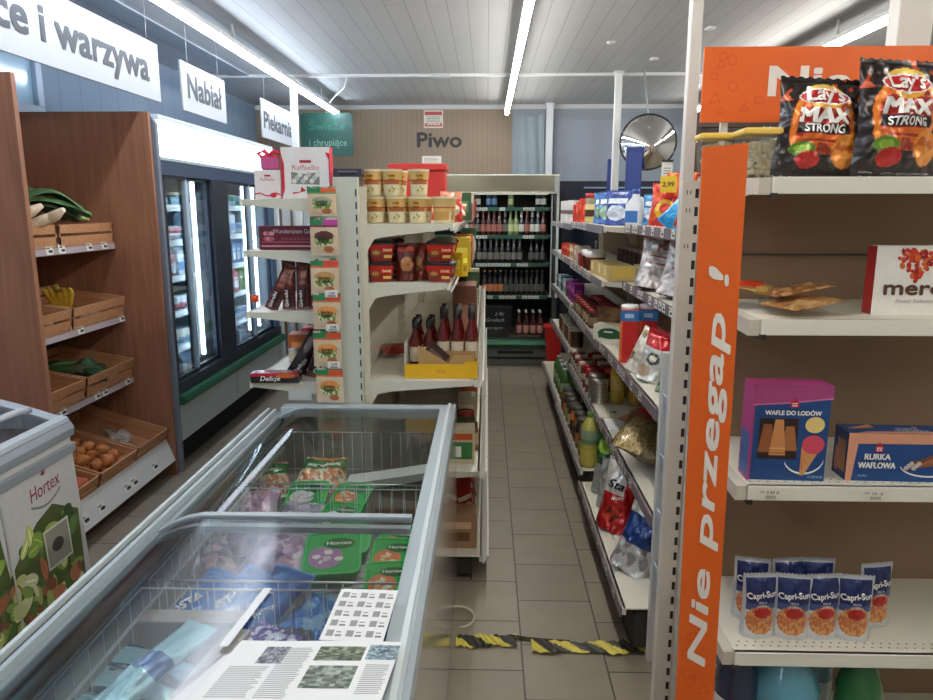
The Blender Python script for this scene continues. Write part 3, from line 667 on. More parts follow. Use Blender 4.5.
# ================================================================ SLIDING-DOOR COOLER (left)
CL = empty('dairy_cooler', (-2.3, 5.45, 0), 0, 'tall glass-door dairy cooler with bright canopy and green bumper', 'cooler')
CT = Matrix.Translation((2.3, -5.45, 0)); Y0, Y1 = 4.275, 6.62
def CB(name, boxes, mat, bev=.003, par=None):
    m = MB(); m.T = CT
    for a, b, c in boxes: m.box(a, b, c)
    return m.build(name, M[mat], par or CL, bev=bev)
DK = (26, 34, 50)
m = MB(); m.T = CT; m.prism([(-2.73, 0), (-1.93, 0), (-1.93, 2.14), (-1.96, 2.195), (-2.73, 2.195)], 'y', Y0, Y0+.035, (120, 128, 142)); m.build('side_panel', M['satin'], CL, bev=.003)
m = MB(); m.T = CT; m.prism([(-2.73, 0), (-1.93, 0), (-1.93, 2.14), (-1.96, 2.195), (-2.73, 2.195)], 'y', Y1-.035, Y1, (200, 206, 212)); m.build('side_panel', M['satin'], CL, bev=.003)
CB('back_panel', [((-2.73, Y0+.035, .1), (-2.70, Y1-.035, 2.1), (196, 208, 218))], 'satin')
CB('roof', [((-2.70, Y0+.035, 1.93), (-1.98, Y1-.035, 2.17), (90, 104, 124)), ((-1.98, Y0+.035, 2.165), (-1.925, Y1-.035, 2.195), (214, 224, 232))], 'satin')
CB('light_canopy', [((-1.979, Y0+.037, 1.955), (-1.94, Y1-.037, 2.163), (255, 255, 255))], 'canopy_light', 0)
CB('canopy_trim', [((-1.98, Y0+.035, 1.935), (-1.93, Y1-.035, 1.955), (170, 186, 200))], 'satin')
CB('well_floor', [((-2.70, Y0+.035, .42), (-1.97, Y1-.035, .45), (190, 202, 212))], 'satin')
CB('kick_panel', [((-1.98, Y0+.035, .18), (-1.955, Y1-.035, .43), (196, 200, 204)), ((-1.9545, 5.4, .18), (-1.953, 5.404, .43), (90, 94, 98))], 'satin')
CB('toe_kick', [((-2.05, Y0+.035, 0), (-2.02, Y1-.035, .18), (18, 20, 24))], 'matte')
m = MB(); m.T = CT; m.prism([(-1.955, .43), (-1.90, .435), (-1.885, .465), (-1.90, .497), (-1.955, .50)], 'y', Y0+.03, Y1-.03, (22, 88, 62)); m.build('bumper', M['satin'], CL, bev=.004)
CB('door_track', [((-1.99, Y0+.035, .50), (-1.93, Y1-.035, .575), DK)], 'satin'); CB('door_track', [((-1.985, Y0+.035, 1.85), (-1.935, Y1-.035, 1.935), (46, 66, 96))], 'satin')
CB('mullion', [((-1.985, 5.10, .575), (-1.935, 5.40, 1.85), DK)], 'satin'); CB('mullion', [((-1.985, Y0+.035, .575), (-1.94, 4.345, 1.85), DK)], 'satin'); CB('mullion', [((-1.985, 6.46, .575), (-1.94, Y1-.035, 1.85), (60, 84, 116))], 'satin')
def cdoor(y0, y1, x, silver, lab=None):
    m = MB(); m.T = CT
    m.box((x-.004, y0+.03, .59), (x, y1-.03, 1.84), (255, 255, 255)); d = m.build('sliding_door', M['glass'], CL)
    m = MB(); m.T = CT
    m.box((x-.014, y0, .577), (x+.012, y0+.035, 1.85), DK); m.box((x-.014, y1-.035, .577), (x+.012, y1, 1.85), (168, 186, 204) if silver else DK); m.box((x-.014, y0, .577), (x+.012, y1, .60), DK); m.box((x-.014, y0, 1.83), (x+.012, y1, 1.85), DK)
    m.build('door_frame', M['satin'], d, bev=.002)
cdoor(4.335, 4.70, -1.955, True); cdoor(4.67, 5.11, -1.975, False); cdoor(5.39, 5.95, -1.955, True); cdoor(5.92, 6.47, -1.975, False)
for y in (4.90, 5.02, 6.06, 6.30):
    m = MB(); m.T = CT; m.tube([(-2.04, y, .62), (-2.04, y, 1.84)], .014, (255, 255, 255), 8); m.build('led_tube', M['led'], CL)
CS = (.72, .96, 1.20, 1.44, 1.67)
for z in CS:
    CB('shelf', [((-2.69, Y0+.05, z-.02), (-2.10, Y1-.05, z), (206, 216, 224)), ((-2.10, Y0+.05, z-.035), (-2.09, Y1-.05, z+.008), (226, 232, 236))], 'powder', .002)
# cooler contents: boxes, tubs and bottles
DC = [(226, 232, 236), (196, 214, 226), (120, 160, 198), (232, 226, 206), (128, 158, 92), (74, 148, 138), (206, 120, 130), (150, 172, 196), (236, 236, 236), (176, 190, 206)]
rnd = random.Random(11)
def dairy(kind, c, c2):
    m = MB()
    if kind == 0: m.lathe([(0, 0, c), (.034, 0, c), (.042, .045, c2), (.045, .085, (236, 238, 240)), (.047, .087, (240, 240, 240)), (.047, .092, (240, 240, 240)), (0, .092, (240, 240, 240))], 14)
    elif kind == 1:
        m.box((-.045, -.035, 0), (.045, .035, .16), c, side=c); F = Face((-.045, -.035, 0), (1, 0, 0), (0, 0, 1)); m.drect(F, .006, .03, .084, .09, c2); m.drect(F, .012, .10, .07, .12, (250, 250, 250))
        m.prism([(-.035, .16), (.035, .16), (0, .19)], 'x', -.045, .045, c)
    elif kind == 2:
        m.lathe([(0, 0, c), (.036, 0, c), (.038, .02, c2), (.038, .09, c), (.036, .12, c), (.017, .155, (230, 234, 240)), (.017, .178, (80, 120, 190)), (0, .178, c2)], 12)
    else:
        m.box((-.07, -.05, 0), (.07, .05, .06), c, top=c2); F = Face((-.07, -.05, 0), (1, 0, 0), (0, 0, 1)); m.drect(F, .01, .012, .13, .046, c2); m.drect(F, .02, .02, .08, .03, c, 2)
    return m
kn = ('yoghurt_tub', 'milk_carton', 'drinking_yoghurt', 'cheese_pack'); kc = ('tub', 'carton', 'bottle', 'packet')
kl = ('round yoghurt tub', 'milk carton', 'drinking yoghurt bottle', 'flat cheese pack')
protos = {}
for si, z in enumerate((.452,)+CS):
    y = 4.40; n = 0
    while y < 6.5:
        kind = rnd.choice((0, 1, 2, 3, 1) if si not in (5,) else (0, 3)); ci = rnd.randrange(10); w = (.10, .10, .085, .15)[kind]
        run = rnd.randint(2, 4)
        for q in range(run):
            if y > 6.5: break
            if not (5.12 < y < 5.36):
                if (kind, ci) not in protos:
                    o = dairy(kind, DC[ci], DC[(ci*3+2) % 10]).build(kn[kind], M['satin'], rot=(0, 0, R(90))); protos[(kind, ci)] = o; tag(o, '', kc[kind], 'dairy goods in the glass-door cooler')
                else: o = dup(protos[(kind, ci)])
                o.location = (-2.17 if kind != 3 else -2.16, y, z+.001); o.rotation_euler = (0, 0, R(90+rnd.uniform(-6, 6)))
                n += 1
                if z < .5: wh = 'on the cooler floor'
                else: wh = 'on cooler shelf %s from the bottom' % ORD[si-1]
                o['label'] = '%s %s, %s along' % (kl[kind], wh, str(ORD[n-1]) if n <= 16 else 'a far')
            y += w+.012
        y += .02

# ================================================================ BAKERY SHELVING beyond the cooler
BK = empty('bakery_rack', (-2.2, 7.35, 0), 0, 'white-framed bakery rack beyond the dairy cooler', 'rack')
m = MB(); m.T = Matrix.Translation((2.2, -7.35, 0))
for y in (6.66, 7.04, 7.44, 7.86): m.box((-2.0, y, 0), (-1.93, y+.05, 1.95), (226, 234, 240))
m.box((-2.65, 6.66, 1.95), (-1.93, 7.91, 2.0), (200, 210, 220)); m.build('frame', M['satin'], BK, bev=.003)
m = MB(); m.T = Matrix.Translation((2.2, -7.35, 0)); m.box((-2.68, 6.66, 0), (-2.64, 7.91, 1.95), (46, 66, 104)); m.build('back_panel', M['satin'], BK)
for z in (.3, .7, 1.1, 1.5):
    m = MB(); m.T = Matrix.Translation((2.2, -7.35, 0)); m.box((-2.63, 6.67, z), (-2.01, 7.9, z+.02), (128, 112, 108)); m.box((-2.01, 6.72, z), (-2.0, 7.85, z+.12), (104, 92, 94)); m.build('tray', M['satin'], BK)
rnd = random.Random(5)
for i, z in enumerate((.32, .72, 1.12, 1.52)):
    for j in range(5):
        m = MB(); m.ell((0, 0, .05), .07, .10, .055, (176, 120, 70), 12, 8, .1, j); tag(m.build('bread_loaf', M['veg'], loc=(-2.2, 6.80+.235*j, z+.001)), 'brown loaf on the %s bakery rack tray, %s from the near end' % (ORD[i], ORD[j]), 'bread', 'loaves in the bakery rack')

# ================================================================ BEER COOLER (back)
BC = empty('beer_cooler', (.1, 8.1, 0), 0, 'tall open beer cooler with silver canopy and green shelf rails', 'cooler')
BT = Matrix.Translation((-.1, -8.1, 0)); X0, X1 = -.75, .745
def BB(name, boxes, mat, bev=.003):
    m = MB(); m.T = BT
    for a, b, c in boxes: m.box(a, b, c)
    return m.build(name, M[mat], BC, bev=bev)
BB('side_panel', [((X1-.045, 7.62, 0), (X1, 8.6, 1.98), (58, 62, 62)), ((X1-.02, 7.60, .72), (X1+.006, 7.62, 1.98), (196, 200, 196)), ((X1-.075, 7.61, .72), (X1-.06, 7.63, 1.80), (150, 156, 156))], 'satin')
BB('side_panel', [((X0, 7.62, 0), (X0+.045, 8.6, 1.98), (196, 200, 196))], 'satin')
BB('back_panel', [((X0+.045, 8.3, .1), (X1-.045, 8.34, 1.85), (34, 40, 42))], 'satin')
m = MB(); m.T = BT; m.prism([(7.62, 1.995), (8.6, 1.995), (8.6, 1.85), (7.75, 1.83), (7.64, 1.815)], 'x', X0, X1, (150, 152, 144)); m.build('canopy', M['satin'], BC)
m = MB(); m.T = BT; m.prism([(7.585, 1.990), (7.62, 1.995), (7.66, 1.815), (7.63, 1.81)], 'x', X0+.02, X1-.05, (206, 204, 186)); m.build('canopy_reflector', M['metal'], BC)
BB('canopy_trim', [((X0, 7.57, 1.985), (X1+.005, 7.60, 2.0), (224, 224, 216)), ((X0, 7.60, 1.806), (X1, 7.635, 1.818), (216, 216, 206)), ((X1-.05, 7.575, 1.81), (X1, 7.60, 1.99), (170, 172, 170))], 'satin')
BB('canopy_light', [((X0+.06, 7.70, 1.80), (X1-.1, 7.73, 1.812), (255, 255, 255))], 'beer_light', 0)
BZ = (1.665, 1.375, 1.08, .735)
for z in BZ:
    BB('shelf', [((X0+.05, 7.68, z-.012), (X1-.05, 8.29, z), (120, 126, 122)), ((X0+.05, 7.665, z-.036), (X1-.09, 7.68, z+.004), (44, 84, 70))], 'powder', .0015)
    m = MB(); m.T = BT; F2 = Face((-.3, 7.6645, z-.033), (1, 0, 0), (0, 0, 1)); x = 0
    rr = random.Random(int(z*100))
    while x < .85:
        if rr.random() < .5: m.drect(F2, x, .002, x+.055, .033, (210, 214, 206)); m.drect(F2, x+.01, .012, x+.045, .022, (90, 94, 90), 2)
        x += .062
    m.build('price_strip', M['print'], BC)
BB('basket_floor', [((X0+.05, 7.50, .27), (X1-.05, 8.29, .30), (40, 44, 44))], 'powder')
m = MB(); m.T = BT; m.prism([(7.50, .20), (7.44, .215), (7.42, .245), (7.44, .275), (7.50, .29)], 'x', X0, X1-.02, (30, 96, 66)); m.build('bumper', M['satin'], BC, bev=.003)
BB('lower_panel', [((X0, 7.50, .10), (X1-.02, 7.53, .20), (112, 118, 114)), ((.12, 7.49, .135), (.5, 7.505, .165), (30, 32, 32)), ((X0, 7.53, .0), (X1-.02, 7.56, .095), (60, 62, 60))], 'satin')
BB('front_grille', [((X0, 7.50, .0), (X1-.02, 7.52, .07), (96, 100, 96))], 'satin')
m = MB(); m.T = BT; m.box((X0+.05, 7.49, .30), (X1-.05, 7.495, .42), (255, 255, 255)); m.build('front_glass', M['glass'], BC)

# ================================================================ UPRIGHT-SIDED ICE-CREAM FREEZER (left edge, Hortex)
HF = empty('promo_freezer', (-1.95, 1.85, 0), 0, 'white chest freezer with vegetable picture and curved glass lid at the left edge', 'freezer')
HT = Matrix.Translation((1.95, -1.85, 0)); hx, hy0, hy1 = -1.585, .75, 2.57
m = MB(); m.T = HT; m.prism([(-2.32, .06), (hx+.035, .06), (hx, .80), (-2.32, .86)], 'y', hy0, hy1, (206, 206, 206)); m.build('body', M['satin'], HF, bev=.004)
m = MB(); m.T = HT; m.prism([(-2.3, .0), (hx, .0), (hx, .06), (-2.3, .06)], 'y', hy0+.02, hy1-.02, (60, 60, 64)); m.build('plinth', M['matte'], HF)
GF = (150, 158, 168)
m = MB(); m.T = HT
m.prism([(hx-.01, .80), (hx+.012, .805), (hx+.016, .835), (hx+.004, .858), (hx-.02, .862)], 'y', hy0, hy1+.008, GF); m.prism([(hx-.014, .735), (hx+.012, .74), (hx+.014, .775), (hx-.014, .78)], 'y', hy0, hy1+.008, GF); m.build('bumper_rail', M['satin'], HF, bev=.003)
def arc(x): # lid profile, higher towards the wall
    t = (hx-.02-x)/.70; return .868+.10*math.sin(min(1, t*1.15)*math.pi*.62)
m = MB(); m.T = HT; m.grid(lambda u, v: (hx-.03-.66*u, hy0+.05+(hy1-hy0-.1)*v, arc(hx-.03-.66*u)), 14, 3, (255, 255, 255), True); m.build('glass_lid', M['glass'], HF)
m = MB(); m.T = HT
for yy in (hy0, hy1-.055):
    P = [(hx-.0-.70*i/14, arc(hx-.70*i/14)+.008) for i in range(15)]; Q = [(x, z-.05) for x, z in P][::-1]
    for i in range(14):
        m.prism([P[i], P[i+1], (P[i+1][0], .80), (P[i][0], .80)], 'y', yy, yy+.055, (172, 182, 192))
m.prism([(hx-.03, .86), (hx+.004, .86), (hx-.0, .878), (hx-.03, .884)], 'y', hy0, hy1, (188, 196, 204)); m.build('lid_frame', M['satin'], HF, bev=.002)
m = MB(); m.T = HT; m.tube([(hx-.10, 2.20, .925), (hx-.07, 2.24, .95), (hx-.06, 2.38, .95), (hx-.08, 2.47, .93)], .012, (196, 202, 210), 8); m.build('lid_handle', M['satin'], HF)
m = MB(); m.T = HT; m.box((-2.28, hy0+.06, .80), (hx-.05, hy1-.06, .845), (74, 66, 66)); m.build('inner_basket', M['satin'], HF)
# picture on the aisle side: face tilts slightly
Fh = Face((hx+.035, hy0, .06), (0, 1, 0), (-.035, 0, .74))
m = MB(); m.T = HT
rnd = random.Random(21); W_ = hy1-hy0
def P_(y, z): return (y-hy0, z-.06)
m.dpoly(Fh, [P_(.76, .08), P_(2.50, .08), P_(2.53, .25), P_(2.545, .52), P_(2.40, .60), P_(2.3, .57), P_(2.22, .52), P_(2.12, .44), P_(2.13, .45), P_(2.11, .66), P_(1.9, .72), P_(.76, .72)], (84, 96, 48), 1)
veg = [(130, 158, 74), (168, 184, 100), (84, 112, 56), (200, 208, 134), (176, 108, 76), (140, 84, 60), (216, 216, 176), (96, 124, 66), (140, 168, 84), (190, 120, 88)]
for i in range(230):
    y = rnd.uniform(1.5, 2.50); zt = .10+ (.44 if y > 2.2 else .34); z = rnd.uniform(.10, zt+.0)
    c = rnd.choice(veg); rx = rnd.uniform(.02, .06); ry = rx*rnd.uniform(.3, .9); a = rnd.uniform(0, 3.1)
    m.dell(Fh, *P_(y, z), rx, ry, c, 2+i*.02, 12, a)
    if i % 3 == 0: m.dell(Fh, *P_(y, z), rx*.8, ry*.15, tuple(min(255, int(q*1.25)) for q in c), 2.02+i*.02+.02, 8, a)
for i in range(26):
    y = rnd.uniform(1.6, 2.08); m.dell(Fh, *P_(y, rnd.uniform(.50, .68)), .05, .022, ((120, 160, 60), (150, 186, 84), (90, 130, 50))[i % 3], 1.5+i*.02, 12, rnd.uniform(0, 3))
for i in range(14): # broccoli head near the corner
    a = i*2.4; m.dell(Fh, *P_(2.47+.035*math.cos(a)*(i/14), .50+.06*math.sin(a)*(i/14)), .026, .022, ((70, 104, 52), (96, 128, 66), (54, 84, 44))[i % 3], 7+i*.05, 10)
m.drect(Fh, *P_(2.137, .08), *P_(2.147, .70), (196, 200, 190), 8.5)
m.build('picture', M['print'], HF)
m = MB(); m.T = HT
m.dtext(Fh, 'Hortex', *P_(2.29, .645), .052, (150, 24, 62), 2, w=.175, bold=.008, shear=.15, rot=R(4))
for a, l in ((-40, .026), (-15, .032), (10, .034), (35, .028)):
    x, z = P_(2.375, .712); dx, dz = math.sin(R(a)), math.cos(R(a)); m.dpoly(Fh, [(x+dx*.008-dz*.004, z+dz*.008), (x+dx*.008+dz*.004, z+dz*.008), (x+dx*l+dz*.002, z+dz*l), (x+dx*l-dz*.002, z+dz*l)], (150, 24, 62), 2)
P = [(2.285+.175*t/10, .625-.026*math.sin(math.pi*t/10)+.0012*t) for t in range(11)]
for a, b in zip(P, P[1:]): x0, z0 = P_(*a); x1, z1 = P_(*b); m.dpoly(Fh, [(x0, z0), (x1, z1), (x1, z1+.009), (x0, z0+.009)], (140, 144, 150), 2)
m.build('logo', M['print'], HF)
m = MB(); m.T = HT; x0, z0 = P_(2.315, .375); m.drect(Fh, x0, z0, x0+.15, z0+.15, (206, 208, 196), 11); m.drect(Fh, x0+.008, z0+.008, x0+.142, z0+.142, (150, 146, 134), 12); m.dell(Fh, x0+.07, z0+.075, .035, .026, (70, 66, 62), 13); m.build('sticker', M['print'], HF)

# ================================================================ BIG CHEST FREEZER (foreground)
FX0, FX1, FY0, FY1, FZ = -.905, -.125, .62, 2.91, .84
FT = Matrix.Translation((.515, -1.75, 0))
CF = empty('chest_freezer', (-.515, 1.75, 0), 0, 'long grey chest freezer with sliding glass lids in the foreground', 'freezer')
def FB(name, boxes, mat, bev=.003, par=None):
    m = MB(); m.T = FT
    for a, b, c in boxes: m.box(a, b, c)
    return m.build(name, M[mat], par or CF, bev=bev)
BODY = (176, 170, 160); ALU = (176, 190, 196)
FB('body', [((FX0, FY0, .02), (FX0+.05, FY1, .80), BODY), ((FX1-.045, FY0, .02), (FX1, FY1, .80), BODY), ((FX0+.05, FY0, .02), (FX1-.045, FY0+.05, .80), BODY), ((FX0+.05, FY1-.05, .02), (FX1-.045, FY1, .80), BODY)], 'gloss')
FB('inner_floor', [((FX0+.05, FY0+.05, .28), (FX1-.045, FY1-.05, .31), (206, 212, 212))], 'satin')
m = MB(); m.T = FT
for z in (.34, .42, .50, .58, .66, .74):
    m.box((FX0+.0501, FY0+.05, z), (FX0+.056, FY1-.05, z+.006), (196, 204, 204))
m.build('liner_rib', M['satin'], CF)
# frame
m = MB(); m.T = FT
m.box((FX1-.065, FY0, .80), (FX1, FY1, FZ), ALU); m.box((FX1-.035, FY0, FZ), (FX1-.022, FY1, FZ+.008), (210, 220, 224)); m.box((FX1-.014, FY0, FZ), (FX1, FY1, FZ+.003), (150, 160, 164))
m.box((FX0+.05, FY1-.06, .80), (FX1-.065, FY1, FZ), ALU); m.box((FX0+.05, FY0, .80), (FX1-.065, FY0+.05, FZ), ALU)
m.build('rim', M['powder'], CF, bev=.003)
m = MB(); m.T = FT
m.box((FX0-.0, FY0, .78), (FX0+.05, FY1-.03, .812), (150, 164, 170)); m.box((FX0-.004, FY0, .812), (FX0+.006, FY1-.06, .838), (196, 208, 212)); m.box((FX0+.010, FY0, .812), (FX0+.018, FY1-.06, .826), (30, 34, 38)); m.box((FX0+.022, FY0, .812), (FX0+.034, FY1-.06, .834), (170, 184, 190))
m.build('side_rail', M['powder'], CF, bev=.002)
def lidz(t, top):   # curved lid profile across X, t 0 (left) .. 1 (right)
    return top-.055*(1-min(1, t/.22))**2
for (y0, y1, top, nm) in ((1.70, FY1-.065, .842, 'far'), (FY0+.05, 1.76, .856, 'near')):
    xa, xb = FX0+.028, FX1-.068
    m = MB(); m.T = FT; m.grid(lambda u, v: (xa+(xb-xa)*u, y0+(y1-y0)*v, lidz(u, top)), 28, 2, (255, 255, 255)); lid = m.build('glass_lid', M['lid_glass' if nm == 'far' else 'lid_glass_worn'], CF)
    for (ya, yb) in ((y0, y0+.022), (y1-.022, y1)):
        m = MB(); m.T = FT; n = 16
        for i in range(n):
            u0, u1 = i/n, (i+1)/n; xA, xB = xa+(xb-xa)*u0, xa+(xb-xa)*u1; zA, zB = lidz(u0, top), lidz(u1, top)
            m.prism([(xA, zA-.010), (xB, zB-.010), (xB, zB+.006), (xA, zA+.006)], 'y', ya, yb, (170, 180, 184))
        m.build('lid_edge', M['powder'], lid)
# wire baskets and cardboard
def wire_basket(x0, x1, y0, y1, z0, z1, label, nx=9, ny=10):
    r = empty('wire_basket', ((x0+x1)/2, (y0+y1)/2, z0), 0, label, 'basket', 'wire baskets inside the big chest freezer'); m = MB(); m.T = Matrix.Translation((-(x0+x1)/2, -(y0+y1)/2, -z0)); c = (206, 212, 212)
    for z, rr in ((z1, .003), (z0+(z1-z0)*.5, .0018), (z0, .0022)):
        m.tube([(x0, y0, z), (x1, y0, z), (x1, y1, z), (x0, y1, z), (x0, y0, z)], rr, c, 6)
    for i in range(nx+1):
        x = x0+(x1-x0)*i/nx; m.tube([(x, y0, z1), (x, y0, z0), (x, y1, z0), (x, y1, z1)], .0013, c, 5)
    for j in range(ny+1):
        y = y0+(y1-y0)*j/ny; m.tube([(x0, y, z1), (x0, y, z0), (x1, y, z0), (x1, y, z1)], .0013, c, 5)
    m.build('wire_grid', M['metal'], r); return r
wire_basket(-.84, -.19, 2.26, 2.83, .42, .74, 'far wire basket of the chest freezer, mostly empty', 16, 12); wire_basket(-.84, -.19, 1.62, 2.22, .42, .74, 'middle wire basket of the chest freezer with green tubs', 16, 14); wire_basket(-.84, -.19, .74, 1.58, .40, .74, 'nearest wire basket of the chest freezer under the papers', 16, 14)
# ================================================================ GOODS: makers
class Bag:
    """a filled film bag; call (x, y, e) with x 0..w, y 0..h for a point on its front"""
    def __init__(s, w, h, d, seed=0, gus=0, crimp=.05, wr=1.0, pinch=.08, slump=0, crimpb=None):
        s.w, s.h, s.d, s.seed, s.gus, s.cr, s.wr, s.pinch, s.slump = w, h, d, seed, gus, crimp, wr, pinch, slump
        s.cb = crimp if crimpb is None else crimpb
    def pos(s, u, v, side=-1, e=0):
        q = max(0, min(1, (v-s.cb)/max(1e-6, 1-s.cr-s.cb))); f = math.sin(math.pi*q)**.6 if 0 < q < 1 else 0
        if s.gus: f = max(f, (1-q)**.5*s.gus) if q < .5 else f
        e1 = max(0, 1-abs(2*u-1)**2.6); b = f*e1**.7
        wf = 1-s.pinch*math.sin(math.pi*q)
        n = noise.noise(Vector((u*4+s.seed, v*5, side*3+s.seed*1.7)))*.5+noise.noise(Vector((u*10, v*11+s.seed, side)))*.3
        y = side*(s.d/2*b*(1.15-.35*v)+.018*s.wr*n*min(1, b*2+.15)*min(1, s.w/.15)+e)
        z = v*s.h*(1-s.slump*.5)+s.slump*.0
        x = (u-.5)*s.w*wf
        y += s.slump*s.h*.35*v*v
        if v < .02 or v > .98: z += .002*math.sin(u*60)
        return (x, y, z)
    def __call__(s, x, y, e=0): return Vector(s.pos(x/s.w, y/s.h, -1, e))
def layers(L, base):
    def fn(u, v):
        c = base(u, v) if callable(base) else base
        for l in L:
            k = l[0]
            if k == 'r': ok = l[1] <= u <= l[3] and l[2] <= v <= l[4]; cc = l[5]
            elif k == 'e': ok = ((u-l[1])/l[3])**2+((v-l[2])/l[4])**2 <= 1; cc = l[5]
            elif k == 'o': r = ((u-l[1])/l[3])**2+((v-l[2])/l[4])**2; ok = .72 <= r <= 1; cc = l[5]
            if ok: c = cc
        return c
    return fn
def blotch(c1, c2, s=7, t=0.0):
    def fn(u, v): return c1 if noise.noise(Vector((u*s, v*s, 2.3))) > t else c2
    return fn
def mkbag(name, label, cat, group, loc, rot, w, h, d, art, texts=(), back=None, mat='foil', nu=26, nv=34, window=None, **k):
    B = Bag(w, h, d, **k); m = MB()
    m.grid(lambda u, v: B.pos(u, v, -1), nu, nv, art)
    bc = back or art(.5, .99)
    m.grid(lambda u, v: B.pos(u, v, 1), nu, max(8, nv//2), bc, True)
    for t in texts: # (string, x frac, y frac, cap height, colour, width, extra dict)
        kw = dict(align='c', bold=.03, w=t[5]); kw.update(t[6] if len(t) > 6 else {}); m.dtext(B, t[0], t[1]*w, t[2]*h, t[3], t[4], 6, **kw)
    o = m.build(name, M[mat], loc=loc, rot=rot if not isinstance(rot, (int, float)) else (0, 0, R(rot))); tag(o, label, cat, group); return o, B
def mkbox(name, label, cat, group, loc, rz, w, h, d, c, front=None, decals=None, top=None, side=None, mat='satin', tilt=None, bev=.001):
    m = MB(); m.box((-w/2, -d/2, 0), (w/2, d/2, h), c, front=front or c, top=top, side=side)
    F = Face((-w/2, -d/2, 0), (1, 0, 0), (0, 0, 1)); L = Face((-w/2, d/2, 0), (0, -1, 0), (0, 0, 1)); Rr = Face((w/2, -d/2, 0), (0, 1, 0), (0, 0, 1)); T = Face((-w/2, -d/2, h), (1, 0, 0), (0, 1, 0))
    if decals: decals(m, F, L, T, Rr)
    else:
        m.drect(F, w*.15, h*.55, w*.85, h*.75, tuple(min(255, q+60) for q in c)); m.drect(F, w*.2, h*.2, w*.8, h*.45, tuple(max(0, q-50) for q in c))
        m.drect(L, d*.15, h*.3, d*.85, h*.7, tuple(min(255, q+50) for q in c)); m.drect(Rr, d*.15, h*.3, d*.85, h*.7, tuple(min(255, q+50) for q in c))
    o = m.build(name, M[mat], loc=loc, rot=(R(tilt or 0), 0, R(rz))); tag(o, label, cat, group); return o
def lathe_item(name, label, cat, group, loc, prof, n=18, mat='bottle', caps=None, capname='cap', capmat='satin', scale=None, text=None):
    m = MB(); m.lathe(prof, n)
    if text:
        t, z, hh, rr, c, a0 = text
        F = lambda x, y, e: Vector(((rr+e)*math.cos(a0+x/rr), (rr+e)*math.sin(a0+x/rr), z+y))
        m.dtext(F, t, 0, 0, hh, c, 2, align='c', bold=.03)
    if caps:
        r = empty(name, loc, 0, label, cat, group); m.build(name.split('_')[-1]+'_body', M[mat], r)
        q = MB(); q.lathe(caps, n); q.build(capname, M[capmat], r); return r
    o = m.build(name, M[mat], loc=loc); tag(o, label, cat, group); return o

# ================================================================ ENDCAP GOODS
Z1, Z2, Z3, Z4 = 1.722, 1.394, .978, .520
def lays_art(u, v):
    x, y = (u-.5)*1.0, (v-.5)*1.24
    c = (38, 26, 24)
    n = noise.noise(Vector((u*9, v*9, 1)))
    r = math.hypot(x/.40, (y+.02)/.52)
    if r < 1.0 and v > .16: c = (214, 96, 30) if n > -.12 else (150, 50, 24)
    if .84 < r < .98 and v > .2: c = (240, 138, 48)
    if v > .74 and r > .8 and n > .15: c = (196, 76, 30)
    if v < .22: c = (34, 24, 22)
    if r < .80 and -.14 < y < .22: c = (170, 34, 26)
    if abs(x) < .31 and -.10 < y < .015: c = (26, 20, 20)          # STRONG band
    if abs(x) < .25 and -.22 < y < -.12: c = (224, 108, 34) if (y > -.18 or y < -.2) else (160, 46, 26)
    if math.hypot((x+.22)/.15, (y+.29)/.085) < 1: c = (150, 186, 70) if math.hypot((x+.22)/.09, (y+.29)/.05) < 1 else (96, 134, 40)
    if math.hypot((x+.14)/.14, (y+.42)/.10) < 1: c = (176, 30, 26)
    if math.hypot((x-.29)/.16, (y+.30)/.20) < 1: c = (222, 140, 52) if n > -.2 else (190, 96, 30)
    if math.hypot(x/.24, (y-.36)/.17) < 1: c = (238, 176, 60) if y < .40 else (248, 206, 96)
    if math.hypot(x/.30, (y-.355)/.105) < 1: c = (250, 246, 240)
    if math.hypot(x/.28, (y-.355)/.088) < 1: c = (196, 26, 30)
    return c
W = (250, 246, 240)
for i, (x, rz, rx, lab, ky) in enumerate(((.800, -4, -7, 'dark crisp bag with orange flames, left one on the top shelf', 1.83), (.975, 6, -4, 'dark crisp bag with orange flames, right one, cut by the picture edge', 1.80))):
    w, h = (.205, .24) if i == 0 else (.215, .272)
    o, B = mkbag('crisp_bag', lab, 'crisps', 'crisp bags on the top shelf', (x, ky, Z1+.002), (R(rx), R(4 if i == 0 else 2), R(rz)), w, h, .085, lays_art,
      [("Lay's", .5, .745, .034, W, .088), ('MAX', .5, .525, .034, W, .125, dict(bold=.05, shear=.1)), ('STRONG', .5, .425, .019, W, .098)], (30, 24, 24), nu=70, nv=86, seed=3+i*4, wr=1.3, crimp=.05)
# puffed snack tubs
for i, (x, y, w) in enumerate(((.605, 2.00, .08), (.694, 1.89, .118))):
    r = empty('snack_tub', (x, y, Z1), R(-3), ('small clear tub with yellow lid half behind the orange banner', 'clear square tub of pale puffed snacks with yellow lid')[i], 'tub', 'yellow-lidded tubs on the top shelf')
    h = .112
    m = MB(); m.prism([(-w/2+.01, 0), (w/2-.01, 0), (w/2, h), (-w/2, h)], 'y', -w*.42, w*.42, (226, 222, 210)); m.build('tub_body', M['clear'], r, bev=.006)
    m = MB(); m.box((-w/2-.004, -w*.42-.006, h-.004), (w/2+.004, w*.42+.006, h+.012), (232, 196, 92)); m.build('lid', M['satin'], r, bev=.005)
    rn = random.Random(i); m = MB()
    for q in range(260):
        m.ell((rn.uniform(-w/2+.02, w/2-.02), -w*.42+.016+rn.random()**2*.06, .012+rn.random()*(h-.03)), .007, .007, .006, rn.choice(((248, 236, 206), (238, 222, 182), (252, 244, 222))), 6, 4, .5, q)
    m.build('puffed_snack', M['card'], r)['kind'] = 'stuff'
